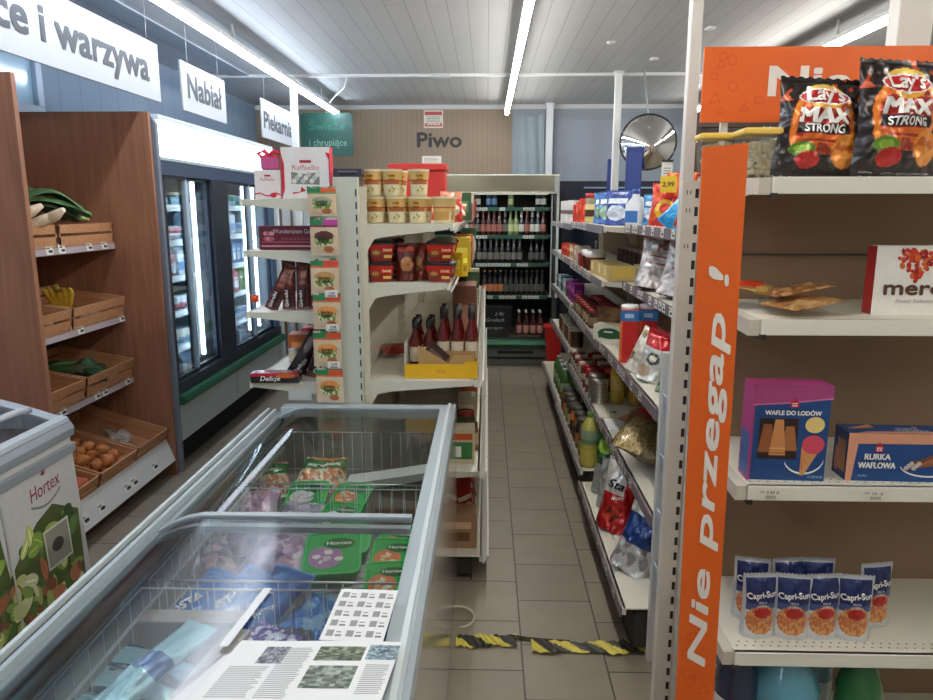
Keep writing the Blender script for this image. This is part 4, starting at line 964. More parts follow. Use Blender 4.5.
mkbag('snack_bag', 'small shiny blue-grey snack packet squeezed between tub and crisp bags', 'packet', None, (.775, 1.97, Z1+.002), (R(-8), 0, R(20)), .10, .14, .05, blotch((110, 150, 170), (190, 200, 200), 9), mat='foil', seed=9)
# shelf 2: merci box, flat packets
def merci(m, F, L, T, Rr):
    rn = random.Random(3)
    for i in range(90):
        t = rn.uniform(0, 6.283); k = rn.uniform(0, 1)**.5
        hx = 16*math.sin(t)**3; hz = 13*math.cos(t)-5*math.cos(2*t)-2*math.cos(3*t)-math.cos(4*t)
        m.dell(F, .098+hx*.0028*k, .128+hz*.0028*k, rn.uniform(.005, .010), rn.uniform(.003, .007), rn.choice(((190, 40, 30), (214, 70, 34), (150, 24, 26), (226, 104, 40))), 1+i*.01, 8, rn.uniform(0, 3))
    m.dtext(F, 'merci', .025, .050, .035, (92, 62, 46), 3, w=.15, bold=.03); m.dtext(F, 'Finest Selection', .055, .030, .009, (176, 150, 160), 3, w=.10, bold=0, shear=.2)
    m.drect(L, 0, 0, .045, .168, (170, 36, 34))
mkbox('chocolate_box', 'white chocolate box with a red flower heart and lettering merci', 'chocolates', None, (1.075, 1.80, Z2), -1, .25, .168, .045, (232, 228, 220), front=(238, 234, 226), decals=merci)
def flat(name, label, loc, rz, w, h, d, art, mat='foil', seed=1, rx=-84, texts=(), grp=None, cat='packet'):
    return mkbag(name, label, cat, grp, loc, (R(rx), 0, R(rz)), w, h, d, art, texts, mat=mat, nu=22, nv=26, seed=seed)
flat('tortilla_packet', 'flat tan packet of wafers lying at the left end of the shelf', (.70, 1.74, Z2+.022), -70, .13, .17, .016, blotch((190, 140, 84), (216, 176, 120), 5), seed=2); flat('tortilla_packet', 'second flat tan packet, on top of the first at the shelf end', (.70, 1.80, Z2+.045), -84, .10, .15, .016, blotch((150, 96, 56), (206, 158, 104), 6), seed=5, rx=-80)
flat('snack_packet', 'flat red and olive snack packet lying in the middle of the shelf', (.79, 1.86, Z2+.030), 60, .14, .19, .03, layers([('e', .5, .62, .38, .28, (206, 60, 30)), ('r', .1, .04, .9, .25, (120, 104, 50))], blotch((196, 160, 90), (150, 112, 60), 6)), seed=6, rx=-78)
# shelf 3: wafer boxes
def house(m, F, x, y, s, c=(206, 34, 60)):
    m.dpoly(F, [(x-s, y-s), (x+s, y-s), (x+s, y+s*.4), (x, y+s*1.1), (x-s, y+s*.4)], c, 4); m.dell(F, x, y+s*1.1, s*.35, s*.35, c, 4.2, 10); m.drect(F, x-s*.7, y-s*.1, x+s*.7, y+s*.15, W, 4.6); m.drect(F, x-s*.6, y-s*.7, x-s*.1, y-s*.35, W, 4.6); m.drect(F, x+s*.1, y-s*.7, x+s*.6, y-s*.35, W, 4.6)
NAVY, WF = (30, 72, 130), (206, 140, 84)
def wafle(m, F, L, T, Rr):
    w, h = .195, .245
    m.dpoly(F, [(0, h*.80), (w*.5, h*.83), (w, h*.88), (w, h), (0, h)], (166, 70, 122)); m.drect(F, 0, 0, w*.045, h, (166, 70, 122), 1.2); m.dpoly(F, [(0, h*.79), (w*.5, h*.82), (w, h*.87), (w, h*.885), (w*.5, h*.835), (0, h*.805)], (216, 120, 170), 1.5)
    house(m, F, w*.53, h*.82, .010); m.dtext(F, 'WAFLE DO LODÓW', w*.52, h*.70, .011, W, 4, w=.135, align='c', bold=.035)
    m.drect(F, w*.12, h*.23, w*.60, h*.66, (48, 28, 20), 2)
    for i, (x, z, l, cc) in enumerate(((.22, .30, .30, (150, 90, 50)), (.50, .32, .26, (170, 108, 62)), (.36, .27, .38, WF))):
        x0, z0, L_, ww = w*x, h*z, h*l, w*.115
        m.dpoly(F, [(x0-ww*.9, z0), (x0+ww*.9, z0), (x0+ww*.45, min(h*.65, z0+L_)), (x0-ww*.45, min(h*.65, z0+L_))], cc, 2.3+i*.4)
    m.drect(F, w*.26, h*.34, w*.46, h*.352, (232, 176, 120), 3.6); m.drect(F, w*.255, h*.29, w*.465, h*.30, (160, 100, 56), 3.6)
    P = []   # white swoosh
    for k in range(13): t = k/12; a = R(200+150*t); P.append((w*.70+w*.25*math.cos(a), h*.24+h*.17*math.sin(a)))
    for a, b in zip(P, P[1:]): m.dpoly(F, [a, b, (b[0], b[1]+.005), (a[0], a[1]+.005)], W, 2.2)
    m.dpoly(F, [(w*.66, h*.06), (w*.71, h*.06), (w*.90, h*.36), (w*.66, h*.36)], (214, 150, 90), 2.6)
    for i in range(4): m.dpoly(F, [(w*(.68+.05*i), h*(.12+.06*i)), (w*(.69+.05*i), h*(.12+.06*i)), (w*.68, h*(.22+.04*i)), (w*.67, h*(.22+.04*i))], (176, 104, 52), 2.9)
    m.dell(F, w*.80, h*.39, w*.14, h*.10, (216, 76, 96), 3.0, 20); m.dell(F, w*.80, h*.60, w*.12, h*.085, (236, 206, 128), 3.2, 20); m.dtext(F, '12 SZTUK', w*.86, h*.035, .006, (170, 200, 226), 3, align='c')
    m.drect(L, 0, 0, .08, h, (176, 60, 128)); m.drect(L, .01, .01, .07, h*.5, (60, 100, 160), 2); m.drect(T, 0, 0, w, .08, (190, 70, 130))
mkbox('wafer_cone_box', 'blue and pink box of ice-cream cones standing on the third shelf', 'wafers', None, (.756, 1.762, Z3), -3, .190, .245, .065, NAVY, decals=wafle)
def rurka(m, F, L, T, Rr):
    w, h = .33, .125; PE = (222, 156, 124)
    m.dpoly(F, [(0, 0), (.014, 0), (.024, h*.78), (w, h*.80), (w, h), (0, h)], PE); m.drect(T, 0, 0, w, .075, (34, 66, 118)); m.dpoly(T, [(.02, .0), (w, .0), (w, .02), (.05, .012)], PE, 2)
    m.dtext(T, 'RURKA', .13, .030, .012, (200, 212, 226), 3, bold=.03); m.dtext(T, 'WAFLOWA', .12, .014, .011, (200, 212, 226), 3, bold=.03); house(m, T, .18, .05, .007)
    for k in range(5): m.dpoly(T, [(.015+.012*k, .035+.006*k), (.08, .045+.006*k), (.08, .050+.006*k), (.015+.012*k, .042+.006*k)], WF, 2+k*.1)
    house(m, F, .075, h*.70, .010); m.dtext(F, 'RURKA', .042, h*.46, .015, W, 4, w=.062, bold=.035); m.dtext(F, 'WAFLOWA', .028, h*.28, .015, W, 4, w=.09, bold=.035); m.dtext(F, 'słodka', .03, h*.1, .006, (150, 180, 210), 4)
    for k in range(6):
        x0, z0 = .145+.006*k, h*.26+.006*(k % 3); x1, z1 = .27+.004*k, h*(.42+.09*k); nx, nz = -.006, .008
        m.dpoly(F, [(x0, z0), (x1, z1), (x1+nx, z1+nz), (x0+nx, z0+nz)], ((150, 90, 56), (184, 122, 80), (124, 72, 46))[k % 3], 2+k*.15); m.dell(F, x0, z0+.004, .006, .006, (206, 196, 190), 3+k*.2, 10)
    P = []
    for k in range(13): t = k/12; a = R(190+165*t); P.append((.20+.07*math.cos(a), h*.34+h*.24*math.sin(a)))
    for a, b in zip(P, P[1:]): m.dpoly(F, [a, b, (b[0], b[1]+.004), (a[0], a[1]+.004)], W, 1.9)
    m.drect(L, 0, 0, .075, h, (26, 48, 90)); m.drect(L, .012, .012, .03, h*.6, (180, 110, 90), 2)
    for k in range(4): m.dpoly(L, [(.03+.01*k, .02), (.038+.01*k, .02), (.03+.011*k, .1), (.024+.011*k, .1)], WF, 2.2)
mkbox('wafer_roll_box', 'long blue box of rolled wafers lying on the third shelf', 'wafers', None, (1.072, 1.765, Z3), -2, .33, .125, .075, NAVY, decals=rurka)
# juice pouches
def capri_art(u, v):
    n = noise.noise(Vector((u*12, v*14, 4)))
    if v > .93: return (190, 194, 198)
    c = (28, 42, 96) if v > .50 else (214, 216, 218)
    if .46 < v < .56: c = (70, 88, 140)
    d = math.hypot((u-.5)/.42, (v-.30)/.24)
    if d < 1: c = (222, 164, 104) if n > .02 else (206, 120, 70)
    if math.hypot((u-.52)/.24, (v-.42)/.09) < 1: c = (190, 40, 34)
    if u < .06 or u > .94: c = (196, 200, 204)
    if v < .07: c = (206, 208, 210)
    return c
proto = None
cap = [(.735, 1.775, 4, 'leftmost of the front row'), (.822, 1.772, -8, 'second in the front row'), (.902, 1.775, 5, 'third in the front row'), (.984, 1.772, -6, 'fourth in the front row, leaning'), (1.075, 1.84, 10, 'standing apart at the right'), (.745, 1.86, -12, 'leftmost of the back row'), (.845, 1.862, 6, 'second in the back row'), (.925, 1.864, -4, 'third in the back row')]
for i, (x, y, rz, lab) in enumerate(cap):
    l = 'silver and dark blue juice pouch, '+lab
    if proto is None:
        B = Bag(.086, .158, .05, seed=2, gus=.9, crimp=.06, wr=.7, pinch=.04, crimpb=.02); m = MB(); m.grid(lambda u, v: B.pos(u, v, -1), 30, 44, capri_art); m.grid(lambda u, v: B.pos(u, v, 1), 30, 30, (186, 190, 196), True)
        m.dtext(B, 'Capri-Sun', .043, .104, .0135, W, 5, w=.072, align='c', bold=.03, rot=R(5)); m.dtext(B, 'MULTI', .043, .090, .005, (220, 224, 236), 3, align='c'); m.dtext(B, 'VITAMIN', .043, .081, .005, (220, 224, 236), 3, align='c')
        m.quad([B(.02, .004, -.02)+Vector((0, 0, 0))]*1+[B(.06, .004, -.02), B(.06, .002, -.03), B(.02, .002, -.03)], (186, 190, 196))
        proto = empty('juice_pouch', (x, y, Z4+.001), R(rz), l, 'juice', 'juice pouches on the fourth shelf'); m.build('pouch_body', M['foil'], proto)
        m = MB(); m.tube([(.025, .018, .03), (-.012, .020, .12)], .0025, (236, 200, 60), 6); m.build('straw', M['satin'], proto)
    else: dup(proto, (x, y, Z4+.001), R(rz), l)
for o_ in list(COL.objects):
    if o_.name.startswith('juice_pouch') and o_.type == 'EMPTY': o_.scale = (1.10, 1.0, 1.13)
# big bottles on the bottom shelf of the endcap
def petprof(r, h, c, lab, cap, neck=.016):
    return [(0, 0, c), (r*.8, 0, c), (r, .02*h/.3, c), (r, h*.22, c), (r*.96, h*.25, c), (r, h*.28, lab), (r, h*.55, c), (r*.97, h*.6, c), (r, h*.66, c), (r*.8, h*.78, c), (neck+.004, h*.92, c), (neck, h*.95, c)], [(neck+.002, h*.93, cap), (neck+.003, h*.94, cap), (neck+.003, h*.995, cap), (neck+.001, h, cap), (0, h, cap)]
for i, (x, y, r_, h, c, lab, cp, mt, nm, tx) in enumerate(((.705, 1.80, .06, .375, (36, 50, 78), (210, 214, 216), (30, 40, 80), 'bottle', 'dark blue bottle with white label at the left of the bottom shelf', 0), (.83, 1.79, .092, .375, (96, 158, 176), (110, 170, 186), (60, 120, 170), 'bluepet', 'big pale teal water bottle on the bottom right shelf', 0), (.965, 1.90, .05, .36, (130, 160, 172), (206, 210, 210), (230, 230, 230), 'bluepet', 'clear bottle with white label behind the teal bottle', 0), (1.03, 1.78, .06, .365, (44, 110, 60), (40, 130, 60), (40, 150, 70), 'greenpet', 'green bottle at the right of the bottom shelf', 0), (.74, 1.93, .05, .36, (90, 130, 160), (190, 200, 210), (40, 60, 110), 'bluepet', 'bluish water bottle at the back left of the bottom shelf', 0))):
    p, cpp = petprof(r_, h, c, lab, cp, .018 if r_ < .06 else .024); lathe_item('water_bottle', nm, 'bottle', 'bottles on the bottom right shelf', (x, y, .121), p, 24, mt if mt == 'bottle' else 'gloss', cpp)

# ================================================================ ISLAND END: aisle side goods (left of the tiled aisle)
Ya = 3.055
def cup_art(t):
    return (222, 178, 70) if 0 else None
NC = (216, 190, 140)
cup = empty('noodle_cup', (0, 0, 0), 0, '', 'noodle cup', 'noodle cups on the top island shelf')
m = MB(); c1_, c2_, c3_ = (206, 176, 126), (214, 184, 120), (226, 216, 178)
def cupband(t0, z): pass
prof = [(0, 0, c3_), (.034, 0, c3_), (.0352, .012, lambda t: (226, 218, 184) if .55 < t < .95 else (196, 150, 84)), (.038, .048, lambda t: (176, 104, 58) if .62 < t < .88 else (214, 176, 104)), (.0395, .062, (186, 70, 40)), (.040, .067, lambda t: (214, 184, 120)), (.0435, .101, (236, 226, 196)), (.0455, .104, (236, 226, 196)), (.0455, .107, (216, 200, 160)), (0, .1075, (216, 200, 160))]
m.lathe(prof, 28)
Fc = lambda x, y, e: Vector(((.0425+e)*math.sin(x/.0425), -(.0425+e)*math.cos(x/.0425), y))
for i in range(9): a = i*.7; m.dell(Fc, .012*math.cos(a*2.1), .028+.010*math.sin(a*3.3), .006, .003, ((236, 226, 170), (120, 140, 60), (226, 190, 110))[i % 3], .2-.004*0+i*.05, 8, a)
m.dell(Fc, 0, .083, .021, .010, (236, 186, 40), 1, 18); m.dtext(Fc, 'KUBEK', 0, .079, .008, (120, 40, 20), 2, align='c', w=.028, bold=.03); m.dtext(Fc, 'danie', 0, .0655, .007, (96, 40, 24), 1, align='c', w=.024)
m.build('cup_body', M['satin'], cup)
m = MB(); m.lathe([(.0, .1078, (222, 206, 168)), (.0462, .1078, (222, 206, 168)), (.0462, .1095, (230, 216, 180)), (0, .1095, (230, 216, 180))], 28); m.build('foil_lid', M['foil'], cup)
spots = [(-.470, 0, 'lower row, leftmost'), (-.380, 0, 'lower row, second from the left'), (-.290, 0, 'lower row, third from the left'), (-.188, 0, 'lower row, rightmost, turned round'), (-.478, 1, 'upper row, leftmost'), (-.398, 1, 'upper row, middle'), (-.286, 1, 'upper row, rightmost')]
for r_i in range(2):
    for i, (x, lv, lab) in enumerate(spots):
        if r_i and lv and i == 6: continue
        l = 'cream instant noodle cup, %s%s' % (lab, ', in the row behind' if r_i else ', front'); o = cup if (r_i == 0 and i == 0) else dup(cup)
        o.location = (x+(.012 if r_i else 0), Ya+.005+.105*r_i, 1.5915+lv*.1105); o.rotation_euler = (0, 0, R([0, 4, -6, 130, -8, 5, 12][i]+r_i*20)); o['label'] = l
mkbag('soup_sachet', 'red and white foil packet standing at the shelf corner beside the cups', 'packet', None, (-.155, 3.24, 1.592), (R(-4), 0, R(30)), .11, .135, .05, layers([('r', 0, .75, 1, 1, (220, 150, 120)), ('e', .5, .4, .3, .2, (240, 220, 200))], blotch((206, 44, 34), (226, 90, 60), 6)), seed=4)
for i in range(3):
    flat('soup_sachet', 'red foil packet lying behind the cups, '+ORD[i]+' from the aisle', (-.16-.1*i, 3.42, 1.62+.01*i), 20*i, .12, .16, .03, blotch((216, 60, 40), (230, 190, 150), 6), seed=30+i, rx=-70, grp='red packets behind the cups')
r = empty('red_tray', (-.38, 4.1, 1.592), 0, 'big red plastic box standing behind the noodle cups', 'box')
m = MB(); m.box((-.15, -.12, 0), (.15, .12, .26), (196, 50, 46)); m.build('box_body', M['satin'], r, bev=.01)
m = MB(); m.box((-.16, -.13, .262), (.16, .13, .30), (206, 58, 52)); m.build('lid', M['satin'], r, bev=.01)
mkbox('dark_box', 'small dark navy box lying on top of the island end post', 'box', None, (-.565, 2.99, 1.778), 0, .115, .032, .06, (50, 48, 66))
# level 2: red tubs
tub = empty('instant_tub', (0, 0, 0), 0, '', 'ready meal', 'red ready-meal tubs on the second island shelf')
def rr(w, d, z, k=.3, n=5):
    P = []
    for sx, sy, a0 in ((1, -1, -90), (1, 1, 0), (-1, 1, 90), (-1, -1, 180)):
        for i in range(n): a = R(a0+90*i/(n-1)); P.append((sx*w/2*(1-k)+w/2*k*math.cos(a), sy*d/2*(1-k)+d/2*k*math.sin(a), z))
    return P
def loft(m, L, cols, cap=True, smooth=False):
    I = [[m.v(p) for p in l] for l in L]; n = len(I[0])
    for j in range(len(I)-1):
        for i in range(n): m.f((I[j][i], I[j][(i+1) % n], I[j+1][(i+1) % n], I[j+1][i]), cols[j], smooth)
    if cap: m.f(I[0][::-1], cols[0]); m.f(I[-1], cols[-1])
m = MB(); loft(m, [rr(.088, .088, 0), rr(.104, .10, .035), rr(.118, .112, .07)], [(150, 36, 28), (206, 40, 30)])
F = lambda x, y, e: Vector((x, -.0565+.008*(1-y/.07)-e, y)); m.dell(F, -.02, .034, .024, .016, (120, 70, 40), 1.6, 14); m.dell(F, -.02, .036, .016, .009, (196, 130, 60), 2.2, 12); m.dtext(F, 'DANIE', .028, .042, .010, (246, 220, 170), 2, align='c', w=.036, bold=.03); m.drect(F, .012, .014, .046, .026, (236, 190, 90), 2)
m.build('tub_body', M['gloss'], tub)
m = MB(); loft(m, [rr(.124, .118, .070), rr(.124, .118, .078), rr(.10, .095, .086)], [(44, 36, 36), (60, 48, 46)]); m.dtext(lambda x, y, e: Vector((x, y, .0865+e)), 'Danie', 0, -.01, .018, (200, 180, 170), 1, align='c', w=.06); m.build('lid', M['gloss'], tub)
k = 0
for row in range(3):
    for i, x in enumerate((-.452, -.195)):
        for lv in range(2):
            o = tub if k == 0 else dup(tub); k += 1
            o.location = (x, Ya+.01+.135*row, 1.3465+.0875*lv); o.rotation_euler = (0, 0, R((3, -8)[i]+lv*6+row*5)); o['label'] = 'red ready-meal tub with dark lid, %s stack, %s, %s' % (('left', 'right')[i], ('bottom', 'top')[lv], ('front', 'second row', 'third row')[row])
for i, x in enumerate((-.345, -.30)):
    mkbag('sauce_pack', ('dark red pouch standing between the tub stacks, left', 'brown-red pouch standing between the tub stacks, right')[i], 'packet', 'pouches between tub stacks', (x, Ya+.02+.045*i, 1.3465), (0, 0, R(10-20*i)), .095, .16, .045, layers([('e', .5, .45, .3, .2, (176, 120, 70)), ('r', .1, .8, .9, .92, (190, 60, 40))], ((96, 30, 24), (140, 60, 40))[i]), seed=12+i, gus=.9, crimpb=.02)
mkbox('seasoning_box', 'small yellow box at the corner of the second island shelf', 'box', None, (-.125, 3.30, 1.3465), 60, .05, .11, .06, (226, 190, 40))
# level 3: yellow display tray with sauce bottles
r = empty('display_tray', (-.195, 3.08, .9315), R(0), 'yellow-fronted cardboard display tray holding sauce bottles', 'display tray')
m = MB(); w = .315; YE = (232, 182, 26)
m.box((-w/2, -.075, 0), (w/2, -.069, .062), YE); m.dpoly(Face((-w/2, -.075, 0), (1, 0, 0), (0, 0, 1)), [(w-.06, .062), (w, .062), (w, .075), (w-.05, .075)], YE, 0)
Fd = Face((-w/2, -.075, 0), (1, 0, 0), (0, 0, 1)); m.dell(Fd, w/2, .03, .018, .006, (180, 60, 30), 1); m.dell(Fd, w/2, .03, .014, .004, YE, 2); m.build('tray_front', M['card'], r)
m = MB(); m.box((-w/2, -.069, 0), (-w/2+.004, .16, .15), (226, 224, 216)); m.box((w/2-.004, -.069, 0), (w/2, .16, .062), YE); m.build('side', M['card'], r)
m = MB(); m.box((-w/2, .155, 0), (w/2, .16, .15), (176, 142, 92)); m.box((-w/2, -.069, 0), (w/2, .16, .003), (176, 142, 92)); m.build('inside', M['card'], r)
m = MB(); m.prism([(-.10, .003), (.14, .003), (.14, .095), (.06, .095), (.03, .06), (-.1, .14)], 'y', -.045, -.042, (186, 152, 98)); m.box((-.095, -.02, .003), (.15, -.017, .11), (170, 136, 84)); m.build('divider', M['card'], r)
sb = empty('sauce_bottle', (0, 0, 0), 0, '', 'sauce bottle', 'sauce bottles in the yellow tray')
m = MB(); RD = (96, 18, 15); m.lathe([(0, 0, RD), (.026, 0, RD), (.029, .01, RD), (.029, .05, lambda t: (222, 206, 180) if .5 < t < 1 else RD), (.029, .115, RD), (.026, .14, RD), (.012, .185, RD), (.011, .205, RD)], 18); m.build('bottle_body', M['bottle'], sb)
m = MB(); m.lathe([(.014, .195, BLACK), (.015, .2, BLACK), (.0145, .235, (46, 34, 34)), (0, .237, BLACK)], 14); m.build('cap', M['satin'], sb)
k = 0
for row in range(3):
    for i in range(5):
        o = sb if k == 0 else dup(sb); k += 1; o.location = (-.315+.062*i, 3.125+.062*row if row < 2 else 3.29, .9355+(.0 if row < 2 else -.0025)); o.rotation_euler = (0, 0, R(k*23 % 40-20)); o['label'] = 'red sauce bottle with dark cap, %s from the left, %s row' % (ORD[i], ('front', 'second', 'third')[row])
        o.scale = (1, 1, 1.0+.22*(i > 1))
mkbox('dark_carton', 'dark box leaning inside the yellow display tray', 'box', None, (-.262, 3.052, .98), 0, .10, .10, .012, (60, 34, 28)).rotation_euler = (0, R(42), 0)
mkbox('sauce_carton', 'tall brown carton with white print behind the sauce bottles', 'box', None, (-.115, 3.78, .9315), 90, .22, .33, .12, (110, 66, 48))
flat('red_packet', 'flat red packet lying deep on the third island shelf', (-.43, 3.42, .955), 20, .14, .18, .03, blotch((150, 30, 26), (180, 60, 40), 5), seed=44)
# goods further along, only their aisle edge shows
rnd = random.Random(17)
far_cols = [(190, 40, 34), (226, 196, 60), (120, 70, 44), (216, 206, 180), (60, 96, 60), (206, 110, 50), (150, 30, 40), (230, 226, 214)]
def fill_far(x, z, hmax, y0, y1, side, gap, labelbase, grp, seed, sx=.10):
    rn = random.Random(seed); y = y0; n = 0
    while y < y1 and n < 16:
        w = rn.uniform(.07, .13); h = rn.uniform(hmax*.55, hmax); kind = rn.choice('bbcj'); c = rn.choice(far_cols); lab = '%s, %s from the near end' % (labelbase, ORD[n])
        if kind == 'b': mkbox('food_box', 'box of food '+lab, 'box', grp, (x, y+w/2, z), side*90, w, h, sx, c)
        elif kind == 'c': lathe_item('food_can', 'round can '+lab, 'can', grp, (x, y+w/2, z), [(0, 0, (190, 190, 190)), (w*.42, 0, (190, 190, 190)), (w*.42, .008, c), (w*.42, h*.7-.006, (190, 190, 190)), (w*.42, h*.7, (200, 200, 200)), (0, h*.7, (200, 200, 200))], 16, 'satin')
        else: lathe_item('food_jar', 'jar '+lab, 'jar', grp, (x, y+w/2, z), [(0, 0, c), (w*.4, .003, c), (w*.42, .02, (226, 216, 190)), (w*.42, h*.5, c), (w*.36, h*.68, (170, 40, 30)), (w*.36, h*.8, (170, 40, 30)), (0, h*.8, (180, 50, 40))], 16, 'gloss')
        y += w+gap; n += 1
fill_far(-.13, 1.592, .15, 3.70, 5.6, 1, .02, 'on the top island shelf along the aisle', 'goods on the top island shelf', 1)
fill_far(-.13, 1.347, .17, 3.55, 5.5, 1, .02, 'on the second island shelf along the aisle', 'goods on the second island shelf', 2)
fill_far(-.11, .932, .26, 4.0, 5.8, 1, .02, 'on the third island shelf along the aisle', 'goods on the third island shelf', 3)
# level 4 and 5, seen in the gap beside the freezer
GW = (226, 224, 200)
def soup(m, F, L, T, Rr): m.drect(F, .01, .02, .12, .10, (60, 130, 70)); m.drect(F, .02, .03, .07, .08, W, 2); m.drect(F, .01, .11, .12, .14, (206, 90, 40), 2)
mkbox('soup_box', 'green and white soup box on the fourth island shelf by the freezer', 'box', None, (-.115, 3.12, .522), 0, .13, .16, .10, (216, 200, 170), decals=soup)
lathe_item('brown_jar', 'orange-brown jar between soup box and cans beside the freezer', 'jar', None, (-.075, 3.27, .522), [(0, 0, (150, 96, 56)), (.04, 0, (176, 110, 60)), (.042, .03, (216, 190, 150)), (.042, .09, (150, 96, 56)), (.038, .11, (120, 70, 44)), (.038, .13, (120, 70, 44)), (0, .13, (130, 80, 50))])
fill_far(-.10, .522, .2, 3.36, 5.6, 1, .015, 'on the fourth island shelf along the aisle', 'goods on the fourth island shelf', 6)
mkbox('carton', 'plain brown carton below the soup box on the island shelf', 'box', None, (-.12, 3.10, .122), 0, .16, .17, .11, (176, 140, 104)).name = 'brown_carton'
for i in range(4):
    mkbag('red_snack_bag', 'red food packet on the lowest island shelf, %s from the near end' % ORD[i], 'packet', 'red packets on the lowest island shelf', (-.10, 3.24+.13*i, .122), (R(-5), 0, R(50)), .13, .22, .07, layers([('e', .5, .5, .3, .15, (226, 180, 150)), ('r', .1, .7, .9, .8, (240, 220, 200))], (170, 32, 30)), seed=50+i, gus=.9, crimpb=.02)
fill_far(-.10, .122, .28, 3.80, 5.6, 1, .015, 'on the lowest island shelf along the aisle', 'goods on the lowest island shelf', 8)

# ================================================================ ISLAND END: cooler side goods and hanging sachets
def raf(m, F, L, T, Rr, w=.20, h=.185, big=True):
    cx_ = w/2; m.dtext(F, 'Raffaello', cx_, h*.62, h*.11, (196, 120, 110), 2, align='c', w=w*.55, bold=0); m.drect(F, w*.38, h*.77, w*.62, h*.83, (176, 40, 44), 2)
    if big:
        m.dpoly(F, [(w*.2, h*.32), (w*.78, h*.30), (w*.78, h*.58), (w*.5, h*.53), (w*.2, h*.58)], (130, 136, 130))
        for i in range(9): m.dell(F, w*(.26+.06*i), h*(.38+.07*(i % 3)), w*.05, h*.055, ((226, 226, 220), (196, 198, 194))[i % 2], 2+i*.1, 12)
        for s in (-1, 1):
            m.dpoly(F, [(cx_, h*.17), (cx_+s*w*.10, h*.26), (cx_+s*w*.12, h*.14)], (196, 36, 44), 3); m.dpoly(F, [(cx_, h*.17), (cx_+s*w*.26, h*.10), (cx_+s*w*.3, h*.13)], (206, 60, 64), 2.6)
    else:
        for i in range(10): m.dpoly(F, [(w*i/10, h*(.12+.05*math.sin(i))), (w*(i+1)/10, h*(.12+.05*math.sin(i+1))), (w*(i+1)/10, h*(.17+.05*math.sin(i+1))), (w*i/10, h*(.17+.05*math.sin(i)))], (206, 44, 56), 2)
        m.dell(F, w*.7, h*.12, w*.12, h*.09, (196, 36, 44), 3)
def rafbig(m, F, L, T, Rr):
    raf(m, F, L, T, Rr)
    m.dpoly(F, [(.182, 0), (.196, .03), (.196, .155), (.182, .185), (.2, .18), (.2, .005)], (216, 30, 60), 2.5); m.dpoly(F, [(.0, 0), (.012, .04), (.012, .14), (.0, .185)], (216, 40, 66), 2.5)
mkbox('praline_box', 'large white praline box with red edges on the top shelf end', 'chocolates', None, (-.742, 3.02, 1.692), 0, .20, .205, .06, (216, 30, 60), front=(238, 234, 232), decals=rafbig, top=(236, 232, 230))
mkbox('praline_box', 'small white praline box with a red ribbon at the shelf tip', 'chocolates', None, (-.905, 3.03, 1.692), 6, .105, .115, .08, (236, 228, 228), decals=lambda m, F, L, T, Rr: raf(m, F, L, T, Rr, .105, .115, False))
r = empty('gift_bow', (-.895, 3.02, 1.808), R(10), 'shiny pink ribbon bow box on top of the small praline box', 'bow')
m = MB(); m.box((-.035, -.03, 0), (.035, .03, .05), (206, 90, 150), top=(236, 120, 150)); m.build('bow_box', M['foil'], r, bev=.006)
m = MB()
for s in (-1, 1):
    m.tube([(0, -.02, .055), (s*.02, -.025, .075), (s*.045, -.02, .065), (s*.03, -.02, .048), (0, -.02, .055)], .009, (230, 60, 90), 8)
m.build('ribbon', M['gloss'], r)
def wund(m, F, L, T, Rr):
    m.dtext(F, 'Wundertüten Gold', .06, .068, .018, (216, 190, 190), 2, w=.175, bold=.01); m.drect(F, .01, .012, .235, .018, (206, 150, 160)); m.drect(F, .012, .03, .23, .034, (176, 90, 110))
    for i in range(6): m.dell(F, .03+.012*(i % 3), .045+.022*(i//3), .012, .009, ((176, 90, 110), (206, 150, 150))[i % 2], 1+i*.1, 10)
    for i in range(8): m.dell(F, .10+.017*i, .045, .008, .006, (140, 60, 70), 1+i*.1, 8)
mkbox('biscuit_box', 'long maroon box with pale lettering on the second shelf, cooler side', 'biscuits', None, (-.835, 3.05, 1.482), 0, .245, .098, .07, (96, 24, 44), decals=wund)
wb = None
for i, (x, ry, rx, z) in enumerate(((-.93, 26, -6, 0), (-.85, 0, -6, 0), (-.79, 0, -6, 0), (-.735, 0, -6, 0))):
    l = 'tall brown wafer packet, '+('tilted at the left', 'first upright one', 'second upright one', 'nearest the post')[i]
    if wb is None:
        def wart(u, v):
            n = noise.noise(Vector((u*8, v*20, 3)))
            if v > .96 or v < .04: return (120, 60, 56)
            if .05 < v < .42 and .2 < u < .8: return (60, 26, 34)
            if .5 < v < .9 and math.hypot((u-.5)/.35, (((v*5) % 1)-.5)/.45) < 1 and n > -.2: return (150, 84, 64)
            return (92, 40, 42) if n > -.1 else (120, 62, 56)
        wb, B = mkbag('wafer_packet', l, 'wafers', 'brown wafer packets, third shelf', (x, 3.03, 1.224+z), (R(rx), R(ry), 0), .058, .215, .04, wart, [('Góralki', .5, .06, .014, W, .07, dict(rot=R(90), align='l'))], nu=18, nv=50, seed=8, crimp=.04, wr=.5, pinch=.03)
    else: dup(wb, (x, 3.035+.004*i, 1.224+z), (R(rx), R(ry), 0), l)
